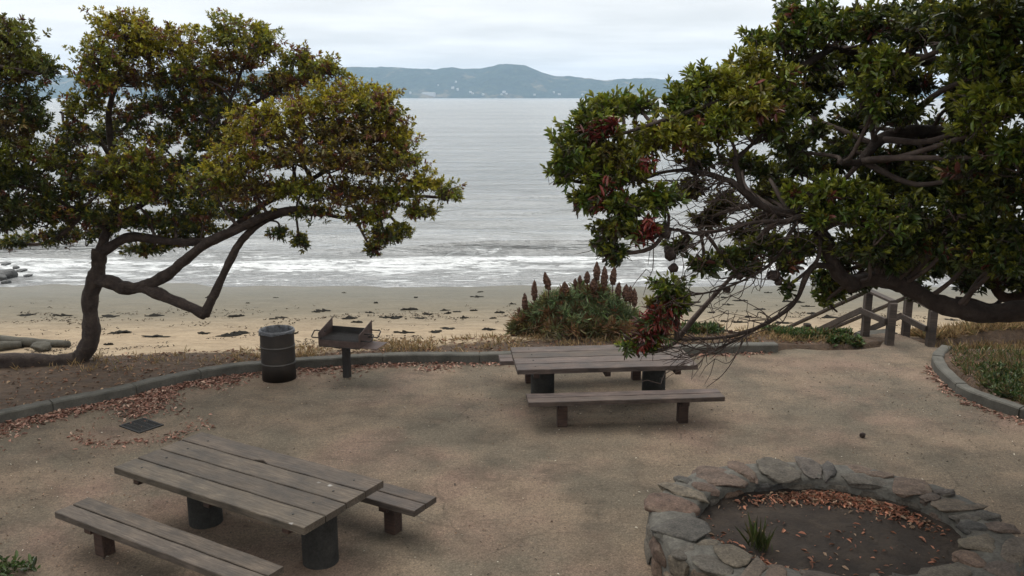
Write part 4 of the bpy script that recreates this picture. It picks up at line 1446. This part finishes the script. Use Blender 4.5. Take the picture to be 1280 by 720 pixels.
cl = [
    (155, 35, 46, 26, 15.6, GOLD), (128, 70, 34, 30, 15.3, OLIVE), (185, 58, 40, 28, 15.9, GOLD), (120, 100, 26, 28, 15.2, OLIVE), (170, 95, 40, 24, 16.3, RUST),
    (225, 55, 34, 24, 16.2, GOLD), (245, 85, 36, 22, 16.0, OLIVE), (300, 42, 42, 26, 15.8, OLIVE), (330, 55, 26, 26, 15.5, OLIVE), (290, 75, 40, 20, 16.1, RUST), (275, 105, 36, 16, 16.3, RUST),
    (375, 75, 32, 18, 15.9, OLIVE), (410, 84, 28, 18, 15.7, OLIVE), (380, 100, 40, 14, 16.2, RUST), (350, 100, 26, 16, 16.5, DARK),
    (345, 145, 48, 22, 14.7, GOLD), (320, 165, 44, 22, 14.6, GOLD), (400, 128, 46, 24, 15.0, GOLD), (450, 118, 44, 22, 15.3, GOLD), (470, 135, 38, 26, 15.1, OLIVE),
    (400, 165, 50, 24, 14.9, RUST), (455, 165, 50, 26, 15.2, RUST), (495, 165, 28, 26, 15.3, GOLD), (500, 195, 34, 24, 15.1, OLIVE), (530, 225, 26, 16, 15.0, GOLD), (560, 240, 20, 15, 15.0, OLIVE),
    (470, 205, 44, 24, 14.9, RUST), (425, 200, 44, 24, 14.7, RUST), (370, 195, 44, 20, 14.6, RUST), (300, 200, 50, 26, 14.7, GOLD), (265, 225, 40, 24, 14.8, OLIVE), (320, 235, 46, 20, 14.8, RUST),
    (375, 235, 40, 18, 14.7, OLIVE), (430, 240, 46, 20, 14.9, RUST), (490, 240, 38, 20, 15.1, OLIVE), (525, 262, 24, 14, 15.1, OLIVE), (460, 268, 34, 18, 15.0, OLIVE), (480, 295, 22, 20, 15.0, DARK), (500, 290, 18, 14, 15.1, OLIVE),
    (465, 308, 14, 12, 15.0, DARK), (390, 262, 30, 12, 14.9, DARK), (375, 300, 16, 12, 15.2, DARK), (350, 290, 14, 10, 15.2, DARK),
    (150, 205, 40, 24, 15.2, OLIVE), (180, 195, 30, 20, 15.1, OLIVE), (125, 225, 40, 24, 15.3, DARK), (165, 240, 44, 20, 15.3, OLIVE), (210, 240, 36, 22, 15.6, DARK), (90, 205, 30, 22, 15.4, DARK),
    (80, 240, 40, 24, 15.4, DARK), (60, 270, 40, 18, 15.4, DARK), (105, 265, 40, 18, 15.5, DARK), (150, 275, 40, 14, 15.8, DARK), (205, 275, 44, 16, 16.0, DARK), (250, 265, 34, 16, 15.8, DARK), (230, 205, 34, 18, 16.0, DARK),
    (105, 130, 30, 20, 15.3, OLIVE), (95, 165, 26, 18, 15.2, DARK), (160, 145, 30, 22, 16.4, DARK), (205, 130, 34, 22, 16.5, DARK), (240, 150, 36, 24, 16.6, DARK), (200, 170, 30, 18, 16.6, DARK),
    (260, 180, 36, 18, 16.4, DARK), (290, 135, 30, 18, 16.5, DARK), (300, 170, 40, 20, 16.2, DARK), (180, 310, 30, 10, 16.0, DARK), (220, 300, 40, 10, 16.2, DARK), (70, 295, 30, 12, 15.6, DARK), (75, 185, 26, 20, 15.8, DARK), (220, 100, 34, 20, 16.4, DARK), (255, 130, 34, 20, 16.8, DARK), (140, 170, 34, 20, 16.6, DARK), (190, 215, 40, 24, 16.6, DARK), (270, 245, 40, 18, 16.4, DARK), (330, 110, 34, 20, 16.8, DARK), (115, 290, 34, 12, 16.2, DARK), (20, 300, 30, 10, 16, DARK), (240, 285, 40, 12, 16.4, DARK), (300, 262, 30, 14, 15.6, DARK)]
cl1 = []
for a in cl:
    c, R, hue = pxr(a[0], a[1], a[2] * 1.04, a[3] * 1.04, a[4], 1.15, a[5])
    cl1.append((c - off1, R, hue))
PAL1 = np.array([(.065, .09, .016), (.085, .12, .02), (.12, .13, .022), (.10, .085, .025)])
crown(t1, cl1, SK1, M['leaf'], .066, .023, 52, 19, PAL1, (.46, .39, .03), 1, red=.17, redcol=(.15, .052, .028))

# ---- tree at the left edge
t2 = empty('edge_tree', (-10.9, 14.6, 0.1)); off2 = np.array([-10.9, 14.6, .1])
tag(t2, 'dark green tree cut off by the left edge of the view', 'tree')
limbs = [('trunk', *limb([(-10.9, 14.6, -.2), (-10.8, 14.6, .8), (-10.6, 14.7, 1.8), (-10.3, 14.8, 2.8), (-9.9, 14.9, 4.0)], .19, .09)),
         ('branch', *limb([(-10.5, 14.7, 2.0), (-9.9, 14.8, 2.7), (-9.3, 14.8, 3.1), (-8.7, 14.9, 3.3)], .09, .03)),
         ('branch', *limb([(-10.0, 14.9, 3.7), (-9.6, 14.9, 4.6), (-9.2, 14.9, 5.2), (-8.9, 14.9, 5.6)], .08, .03)),
         ('branch', *limb([(-10.2, 14.8, 3.0), (-9.9, 13.2, 4.0), (-9.3, 11.2, 4.7), (-8.6, 9.2, 5.0), (-7.8, 7.4, 5.1)], .09, .03))]  # last limb reaches out of view to carry the added shading clumps
SK2 = []
for i, (nm, sp_, rd) in enumerate(limbs):
    m = MB(); m.tube([p - off2 for p in sp_], rd, 24, wob=.015, ridge=.045); m.build(nm, M['bark'], t2, smooth=True)
    SK2 += [p - off2 for p in sp_[len(sp_) // 2:]]
cl = [(10, 40, 40, 28, 14.8, OLIVE), (40, 75, 30, 24, 14.8, OLIVE), (58, 85, 20, 16, 14.7, DARK), (15, 90, 40, 28, 15.0, RUST), (-40, 60, 60, 50, 15, OLIVE), (25, 125, 36, 24, 14.9, DARK), (45, 150, 26, 20, 14.9, DARK), (5, 160, 40, 28, 14.7, RUST),
      (25, 190, 36, 24, 14.7, OLIVE), (0, 215, 40, 26, 14.8, DARK), (35, 225, 34, 24, 14.9, DARK), (10, 255, 40, 22, 14.8, DARK), (45, 260, 30, 16, 15.0, DARK), (-60, 150, 60, 60, 15, OLIVE), (-60, 250, 60, 40, 15, DARK), (5, 280, 26, 12, 15, DARK), (60, 200, 18, 14, 15.0, OLIVE)]
cl2 = [(np.array(p) - off2, (r_, r_, r_ * .6), DARK) for p, r_ in (((-9.4, 12.2, 4.6), 1.1), ((-8.6, 10.6, 5.6), 1.1), ((-8.2, 9.4, 4.8), 1.2), ((-7.3, 8.4, 5.9), 1.1), ((-7.6, 7.0, 5.0), 1.2), ((-9.6, 8.6, 4.2), 1.3), ((-10.6, 11.0, 4.0), 1.2), ((-8.8, 6.2, 4.0), 1.2), ((-6.4, 6.4, 5.9), 1.0))]  # unseen clumps added to the edge tree to darken the lower-left ground
for a in cl:
    c, R, hue = pxr(*a[:5], 1.15, a[5]); cl2.append((c - off2, R, hue))
crown(t2, cl2, SK2, M['leaf'], .070, .024, 50, 18, PAL1 * .8, (.18, .18, .03), 2, red=.06, redcol=(.12, .04, .026))

# ---- big right tree
RTY = 9.4
t3 = empty('spreading_tree', (8.2, 9.2, 0)); off3 = np.array([8.2, 9.2, 0.0])
tag(t3, 'large dark green spreading tree on the right with low twisting branches over the plaza', 'tree')


def RQ(px, py, dy=0.0):
    return Q(px, py, RTY + dy)


limbs = []
limbs.append(('trunk', *limb([(8.3, 9.2, -.2), (8.2, 9.2, .6), (8.0, 9.25, 1.3), (7.9, 9.3, 2.0), (7.8, 9.3, 2.8), (7.5, 9.2, 3.8), (7.0, 9.0, 4.9)], .34, .16)))
limbs.append(('branch', *limb([(8.0, 9.3, 1.7), (7.0, 9.35, 2.25), RQ(1330, 392, 0), RQ(1280, 388, 0), RQ(1240, 393, 0), RQ(1205, 388, 0), RQ(1170, 379, 0), RQ(1140, 362, 0), RQ(1110, 350, 0), RQ(1085, 349, 0), RQ(1065, 356, 0)], .135, .075)))
limbs.append(('branch', *limb([RQ(1068, 356, 0), RQ(1050, 345, -.05), RQ(1040, 325, -.1), RQ(1032, 300, -.15), RQ(1020, 283, -.2), RQ(1000, 271, -.25), RQ(975, 265, -.3), RQ(950, 256, -.35), RQ(930, 240, -.4), RQ(915, 228, -.4), RQ(890, 219, -.4), RQ(862, 212, -.3)], .085, .022)))
limbs.append(('branch', *limb([RQ(928, 238, -.4), RQ(922, 215, -.4), RQ(920, 200, -.4), RQ(935, 185, -.3), RQ(955, 165, -.2), RQ(965, 140, -.1)], .035, .014)))
limbs.append(('branch', *limb([RQ(1035, 305, -.15), RQ(1010, 272, -.5), RQ(980, 277, -.7), RQ(945, 278, -.8), RQ(905, 287, -.8), RQ(870, 292, -.7), RQ(835, 285, -.6)], .035, .012)))
limbs.append(('branch', *limb([RQ(1045, 335, -.1), RQ(1020, 332, -.3), RQ(1008, 345, -.4), RQ(997, 372, -.4), RQ(980, 390, -.4), RQ(950, 408, -.35), RQ(915, 420, -.3), RQ(870, 424, -.2), RQ(835, 424, -.1)], .036, .012)))
limbs.append(('branch', *limb([RQ(950, 408, -.35), RQ(930, 420, -.3), RQ(905, 432, -.3), RQ(880, 438, -.3), RQ(845, 428, -.3)], .016, .007)))
limbs.append(('branch', *limb([RQ(1000, 272, -.25), RQ(985, 295, -.4), RQ(968, 325, -.5), RQ(940, 345, -.5), RQ(900, 362, -.5), RQ(860, 370, -.4)], .024, .008)))
limbs.append(('branch', *limb([RQ(1110, 350, 0), RQ(1100, 335, .2), RQ(1120, 325, .4), RQ(1160, 315, .6), RQ(1185, 300, .8)], .07, .03)))
limbs.append(('branch', *limb([(7.6, 9.2, 3.4), RQ(1330, 215, .5), RQ(1260, 190, .5), RQ(1180, 168, .4), RQ(1140, 166, .3), RQ(1105, 172, .2), RQ(1085, 190, .1), RQ(1075, 203, 0), RQ(1050, 203, -.1)], .13, .03)))
limbs.append(('branch', *limb([(7.6, 9.2, 3.6), RQ(1300, 140, .6), RQ(1230, 100, .6), RQ(1170, 78, .6), RQ(1110, 70, .5), RQ(1040, 60, .3), RQ(985, 50, .2)], .12, .03)))
limbs.append(('branch', *limb([(7.9, 9.4, 2.1), RQ(1340, 360, 1.6), RQ(1290, 365, 1.6), RQ(1255, 372, 1.6), RQ(1235, 350, 1.6), RQ(1205, 343, 1.7), RQ(1165, 335, 1.8)], .10, .03)))
limbs.append(('branch', *limb([RQ(1255, 372, 1.6), RQ(1240, 382, 1.6), RQ(1215, 375, 1.7), RQ(1195, 372, 1.7)], .035, .02)))
limbs.append(('branch', *limb([RQ(1040, 60, .3), RQ(990, 90, 0), RQ(940, 110, -.2), RQ(890, 130, -.4), RQ(830, 150, -.5), RQ(770, 170, -.6)], .045, .015)))
limbs.append(('branch', *limb([RQ(862, 212, -.3), RQ(830, 215, -.3), RQ(795, 225, -.3), RQ(760, 215, -.3)], .022, .01)))
limbs.append(('branch', *limb([(7.2, 9.1, 4.4), (6.4, 8.4, 5.4), (5.4, 7.5, 6.0), (4.2, 6.8, 6.4)], .13, .04)))  # this limb and the next hold up the unseen shading canopy
limbs.append(('branch', *limb([(7.2, 9.1, 4.4), (7.2, 8.2, 5.2), (7.0, 7.0, 5.6), (6.6, 5.8, 5.8)], .12, .04)))
SK3 = []
for i, (nm, sp_, rd) in enumerate(limbs):
    m = MB(); m.tube([p - off3 for p in sp_], rd, 24 if rd[0] > .05 else 8, wob=.015, ridge=.045 if rd[0] > .05 else 0)
    m.build(nm, M['bark_red'] if i == 11 else M['bark'], t3, smooth=True)
    if i in (5, 6): SK3 += [p - off3 for p in sp_[-3:]]
    if i not in (0, 5, 6, 7): SK3 += [p - off3 for p in sp_[len(sp_) // 3:]]
G1 = (.17, .20, .020); G2 = (.10, .145, .022); G3 = (.26, .235, .022); DK = (.034, .052, .014); BR = (.075, .045, .028)  # DK puts the shade of the crown's depth and far right into colour
cl = [(740, 150, 40, 30, 8.9, G2), (715, 185, 32, 30, 8.8, G2), (765, 130, 34, 18, 9.1, G1), (800, 128, 26, 14, 9.3, G2), (755, 185, 40, 30, 8.8, (.10, .055, .022)), (705, 215, 22, 14, 8.8, G2), (750, 215, 40, 26, 8.7, G1), (790, 205, 36, 26, 8.8, G3), (815, 170, 40, 28, 9.0, G3),
      (735, 245, 34, 20, 8.7, G2), (780, 255, 38, 20, 8.6, G2), (765, 280, 30, 18, 8.6, (.09, .085, .02)), (800, 285, 28, 16, 8.6, G2), (770, 312, 22, 12, 8.6, DK), (750, 300, 14, 10, 8.6, DK), (825, 245, 34, 20, 8.8, G2),
      (850, 135, 34, 28, 9.1, G2), (880, 105, 40, 28, 9.2, G1), (915, 110, 36, 24, 9.1, G3), (860, 170, 40, 26, 9.0, G3), (900, 150, 44, 26, 9.0, G1), (945, 80, 40, 26, 9.3, G3), (935, 130, 44, 30, 9.0, G3), (975, 110, 36, 28, 9.2, G1), (965, 160, 36, 22, 9.3, G2),
      (985, 45, 40, 24, 9.5, G2), (1000, 15, 44, 24, 9.6, G2), (1040, 30, 44, 28, 9.4, G2), (1090, 30, 50, 30, 9.3, DK), (1010, 75, 36, 20, 9.8, DK), (1060, 70, 36, 18, 10.2, DK), (1110, 80, 40, 34, 9.0, G1), (1095, 120, 36, 28, 9.0, G2), (1120, 140, 34, 18, 9.3, DK), (1150, 40, 44, 36, 9.2, DK), (1140, 100, 30, 24, 9.8, DK),
      (1200, 30, 44, 40, 8.6, DK), (1230, 70, 50, 40, 8.4, G2), (1250, 120, 46, 36, 8.2, G1), (1225, 150, 36, 30, 8.3, G1), (1270, 30, 50, 40, 8.3, DK), (1265, 180, 46, 34, 8.2, G2), (1220, 200, 46, 30, 8.5, DK), (1200, 120, 30, 30, 9.4, DK), (1180, 215, 40, 24, 9.2, DK), (1260, 235, 50, 34, 8.5, DK), (1200, 250, 44, 28, 8.8, DK), (1290, 290, 50, 40, 8.6, DK), (1230, 290, 50, 26, 9.0, DK),
      (1010, 240, 36, 18, 9.0, G1), (1050, 232, 40, 18, 8.9, G1), (1080, 250, 40, 22, 8.9, G2), (1040, 265, 44, 20, 8.9, G2), (1100, 275, 40, 24, 8.8, G2), (1130, 265, 36, 22, 8.9, DK), (1150, 300, 44, 24, 9.1, DK), (1085, 305, 40, 22, 9.0, DK), (1185, 285, 40, 24, 9.0, DK), (1110, 320, 40, 18, 9.3, DK),
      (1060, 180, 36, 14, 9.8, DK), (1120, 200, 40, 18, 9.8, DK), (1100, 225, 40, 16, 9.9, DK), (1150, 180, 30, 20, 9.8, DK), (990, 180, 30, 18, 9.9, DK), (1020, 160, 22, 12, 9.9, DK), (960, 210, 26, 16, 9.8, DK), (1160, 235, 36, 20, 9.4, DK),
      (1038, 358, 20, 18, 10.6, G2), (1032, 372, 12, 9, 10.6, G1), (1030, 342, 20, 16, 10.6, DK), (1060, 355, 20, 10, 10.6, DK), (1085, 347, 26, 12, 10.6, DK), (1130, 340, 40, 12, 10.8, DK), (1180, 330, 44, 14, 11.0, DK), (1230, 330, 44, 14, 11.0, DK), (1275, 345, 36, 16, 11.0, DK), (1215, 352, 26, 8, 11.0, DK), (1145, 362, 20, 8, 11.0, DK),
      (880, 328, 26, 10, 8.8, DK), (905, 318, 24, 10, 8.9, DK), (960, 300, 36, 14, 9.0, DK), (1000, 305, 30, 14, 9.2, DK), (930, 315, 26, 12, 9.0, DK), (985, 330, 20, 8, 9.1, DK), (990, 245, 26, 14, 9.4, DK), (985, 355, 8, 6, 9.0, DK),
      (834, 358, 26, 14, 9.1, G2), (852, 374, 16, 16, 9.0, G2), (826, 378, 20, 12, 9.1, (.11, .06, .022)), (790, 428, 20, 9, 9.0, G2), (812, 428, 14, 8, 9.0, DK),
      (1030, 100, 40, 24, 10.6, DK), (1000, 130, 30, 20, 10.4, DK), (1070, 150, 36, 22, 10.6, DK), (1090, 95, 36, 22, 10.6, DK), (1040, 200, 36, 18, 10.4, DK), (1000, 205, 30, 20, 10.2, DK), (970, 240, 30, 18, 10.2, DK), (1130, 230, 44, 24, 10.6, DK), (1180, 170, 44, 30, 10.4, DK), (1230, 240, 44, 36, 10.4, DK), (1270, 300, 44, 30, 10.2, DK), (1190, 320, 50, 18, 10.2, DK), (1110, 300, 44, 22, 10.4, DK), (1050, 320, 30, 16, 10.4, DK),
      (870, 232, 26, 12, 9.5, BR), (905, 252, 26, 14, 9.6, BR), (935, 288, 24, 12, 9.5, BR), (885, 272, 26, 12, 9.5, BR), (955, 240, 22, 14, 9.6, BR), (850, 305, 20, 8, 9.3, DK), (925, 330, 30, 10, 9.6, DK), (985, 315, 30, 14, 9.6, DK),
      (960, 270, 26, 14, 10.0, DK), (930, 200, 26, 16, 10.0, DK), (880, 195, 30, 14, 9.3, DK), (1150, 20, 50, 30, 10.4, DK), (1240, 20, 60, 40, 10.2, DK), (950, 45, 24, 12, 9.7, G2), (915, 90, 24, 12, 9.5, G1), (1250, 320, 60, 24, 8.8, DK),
      (1330, 100, 70, 80, 8.6, DK), (1350, 230, 70, 70, 8.8, DK)]
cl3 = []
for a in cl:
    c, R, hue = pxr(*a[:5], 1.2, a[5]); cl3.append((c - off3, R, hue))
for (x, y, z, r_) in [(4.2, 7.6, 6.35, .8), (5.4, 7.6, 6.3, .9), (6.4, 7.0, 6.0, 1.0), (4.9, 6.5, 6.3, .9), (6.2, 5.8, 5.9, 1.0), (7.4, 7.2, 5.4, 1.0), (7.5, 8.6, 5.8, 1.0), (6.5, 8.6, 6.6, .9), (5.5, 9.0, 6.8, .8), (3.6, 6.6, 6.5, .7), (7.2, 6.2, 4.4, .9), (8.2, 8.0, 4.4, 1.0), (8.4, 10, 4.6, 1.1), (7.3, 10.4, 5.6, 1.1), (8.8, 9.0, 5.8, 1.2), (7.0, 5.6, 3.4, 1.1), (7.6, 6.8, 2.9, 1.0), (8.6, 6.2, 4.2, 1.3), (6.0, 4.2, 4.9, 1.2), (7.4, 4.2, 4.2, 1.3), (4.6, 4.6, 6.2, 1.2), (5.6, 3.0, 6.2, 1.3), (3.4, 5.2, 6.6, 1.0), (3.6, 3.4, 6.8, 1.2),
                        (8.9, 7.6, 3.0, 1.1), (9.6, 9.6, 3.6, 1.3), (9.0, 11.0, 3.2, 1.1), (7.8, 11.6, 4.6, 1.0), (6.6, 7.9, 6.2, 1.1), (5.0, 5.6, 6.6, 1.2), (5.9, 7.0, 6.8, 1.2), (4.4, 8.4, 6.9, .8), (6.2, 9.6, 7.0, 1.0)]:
    cl3.append((np.array([x, y, z]) - off3, (r_, r_, r_ * .6), DK))  # unseen clumps added overhead and at right to block light from the pit
PAL3 = np.array([(.045, .068, .015), (.065, .09, .018), (.085, .10, .02), (.075, .065, .022)])
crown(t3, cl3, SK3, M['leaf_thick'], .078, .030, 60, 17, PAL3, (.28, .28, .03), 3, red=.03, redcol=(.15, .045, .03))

# red leafed hanging spray and red accents
RC = [(830, 392, 30, 18, 9.05), (815, 408, 34, 18, 9.0), (800, 427, 30, 11, 9.0), (838, 380, 22, 12, 9.0), (812, 420, 34, 12, 9.0), (822, 400, 26, 16, 8.9),
      (740, 165, 20, 9, 8.62), (760, 158, 16, 7, 8.6), (798, 298, 10, 5, 8.5), (810, 285, 12, 4, 8.5), (762, 232, 7, 4, 8.5), (745, 255, 7, 4, 8.5), (805, 205, 6, 5, 8.5)]
T, D, C = [], [], []
for a in RC:
    c, R, _ = pxr(*a, 1.0)
    n_ = int(4 + a[2] * .75)
    u = unit(rng.normal(0, 1, (n_, 3)))
    T.append(c + u * np.array(R) * rng.uniform(.3, 1, (n_, 1)) - off3); D.append(u + np.array([-.3, 0, -.2]))
    C.append(np.array([(.15, .024, .02), (.10, .02, .016), (.19, .036, .025), (.08, .035, .02), (.06, .08, .02)])[rng.integers(0, 5, n_)])
T, D, C = map(np.concatenate, (T, D, C))
r = rosettes(T, D, C, 8, .095, .024, .16)
o = link('red_spray', leaf_mesh('red_spray', *r[:5]), M['leaf_thick'], t3)
o['label'] = 'deep red leaves on the drooping branch tips'

# bare fine twigs trailing to the left
m = MB()
roots = []
for i in (2, 2, 4, 4, 5, 6, 7, 7, 3):
    sp_ = limbs[i][1]
    roots += [sp_[j] for j in range(len(sp_) // 4, len(sp_))]
for k in range(170):
    a = np.array(roots[random.randrange(len(roots))])
    ln = random.uniform(.18, .62)
    d = unit(np.array([-1.0, random.gauss(0, .5), random.gauss(-.25, .5)]))
    p1_ = a + d * ln * .4 + rng.normal(0, .13 * ln, 3); p2_ = a + d * ln * .75 + np.array([0, 0, -.05 * ln]) + rng.normal(0, .16 * ln, 3); p3_ = a + d * ln + np.array([0, 0, -.12 * ln]) + rng.normal(0, .08, 3)
    sp_ = spline([a, p1_, p2_, p3_], 4)
    m.tube([p - off3 for p in sp_], np.linspace(.0075, .003, len(sp_)), 4, caps=False)
    for _ in range(random.choice((0, 1, 2, 3))):
        q = sp_[random.randrange(3, len(sp_))]; d2 = unit(d + rng.normal(0, .5, 3))
        m.tube([q - off3, q + d2 * ln * .25 + rng.normal(0, .02, 3) - off3, q + d2 * ln * .5 - off3], [.005, .004, .0025], 3, caps=False)
m.build('bare_twigs', M['twig'], t3, smooth=True)
for px, py, dy, s in ((838, 318, -.6, .075), (843, 335, -.6, .06), (835, 312, -.6, .05), (908, 362, -.45, .045), (967, 345, -.5, .075), (972, 352, -.5, .05), (795, 262, -.8, .06), (790, 258, -.8, .05), (833, 292, -.7, .06), (925, 345, -.5, .05)):
    p = RQ(px, py, dy)
    o = link('pod', stone_mesh(s, s * .9, s * 1.0, 300 + int(px), 2, .95, .5), M['pod'], t3)
    o.location = p - off3

# ------------------------------------------------------------------ flowering bush by the kerb
BY = 17.75
bush = empty('flowering_bush', (Q(722, 425, BY)[0], BY, 0.0)); ob = np.array(bush.location)
tag(bush, 'rounded green bush with dried brown flower spikes behind the far picnic table', 'bush')
T, D, C = [], [], []
for (px, py, rx, ry, Y_, hue) in [(722, 398, 60, 30, 17.8, 0), (690, 390, 36, 22, 17.7, 0), (750, 384, 36, 22, 17.8, 0), (735, 368, 30, 16, 17.8, 0), (700, 376, 24, 14, 17.7, 0), (774, 398, 24, 24, 17.7, 0), (665, 405, 26, 20, 17.7, 1), (700, 412, 50, 16, 17.4, 1), (760, 412, 40, 16, 17.4, 1), (648, 415, 12, 10, 17.6, 1), (790, 410, 18, 16, 17.7, 0)]:
    c, R, _ = pxr(px, py, rx, ry, Y_, .9)
    n_ = int(60 * (rx * ry) / 1000) + 14
    u = unit(rng.normal(0, 1, (n_, 3))); u[:, 2] = np.abs(u[:, 2]) * np.where(rng.uniform(0, 1, n_) < .8, 1, -1)
    T.append(c + u * np.array(R) * (rng.uniform(.4, 1, (n_, 1)) ** .6) - ob); D.append(u + np.array([0, 0, .5]))
    pal = np.array([(.17, .22, .10), (.20, .25, .12), (.12, .165, .065), (.22, .22, .09)]) if hue == 0 else np.array([(.18, .15, .06), (.25, .15, .07), (.12, .13, .05), (.20, .11, .055)])
    cc = pal[rng.integers(0, 4, n_)]
    br_ = rng.uniform(0, 1, n_) < .13
    cc[br_] = (.17, .085, .04)
    C.append(cc)
T, D, C = map(np.concatenate, (T, D, C))
r = rosettes(T, D, C, 22, .19, .020, .16, (.25, 1.1), drop=.1)
link('foliage', leaf_mesh('foliage', *r[:5]), M['leaf'], bush)
m = MB()
for k in range(26):
    a = np.array([random.uniform(-.5, .5), random.uniform(-.3, .3), -.05]); b = T[random.randrange(len(T))]
    m.tube(spline([a, (a + b) / 2 + rng.normal(0, .08, 3), b], 4), np.linspace(.028, .010, 9), 5)
m.build('stem', M['twig'], bush, smooth=True)
SP = [(668, 375, 350, 7, 0), (686, 362, 340, 8, -5), (656, 389, 366, 7, 0), (651, 402, 384, 6, -2), (746, 350, 327, 8, 0), (755, 360, 332, 8, 1), (766, 356, 333, 8, 2), (734, 354, 339, 7, 0), (725, 354, 344, 5, 0), (719, 358, 348, 5, 0), (709, 369, 353, 10, -4), (772, 373, 352, 7, 2), (783, 376, 355, 9, 0),
      (788, 378, 357, 7, 0), (793, 383, 360, 7, 0), (742, 365, 348, 9, 0), (662, 400, 382, 8, 3), (706, 365, 352, 8, 0)]
for px, y0, y1, wpx, lean in SP:
    a = Q(px, y0, BY - .1); b = Q(px + lean, y1, BY - .1)
    s = 18.5 / F_PX
    m = MB(); n_ = 16
    V, Fc = [], []
    for i in range(n_ + 1):
        u = i / n_
        prof_ = (.5 + .5 * math.sin(min(u * 3.2, 1.57))) * (1 - u ** 2.6) ** .8 + .04
        p = a + (b - a) * u
        for q in range(14):
            an = 2 * PI * q / 14
            rr_ = wpx * .58 * s * prof_ * random.uniform(.72, 1.22)
            V.append((p[0] + rr_ * math.cos(an) - ob[0], p[1] + rr_ * math.sin(an) - ob[1], p[2] + random.uniform(-.012, .012) - ob[2]))
    for i in range(n_):
        for q in range(14):
            q2 = (q + 1) % 14
            Fc.append((i * 14 + q, i * 14 + q2, (i + 1) * 14 + q2, (i + 1) * 14 + q))
    Fc.append(tuple(range(13, -1, -1))); Fc.append(tuple(n_ * 14 + q for q in range(14)))
    m.add(V, Fc)
    base_ = a - np.array([0, 0, .35])
    m.tube([base_ - ob, a - ob], [.012, .012], 5)
    m.build('flower_spike', M['spike'], bush)
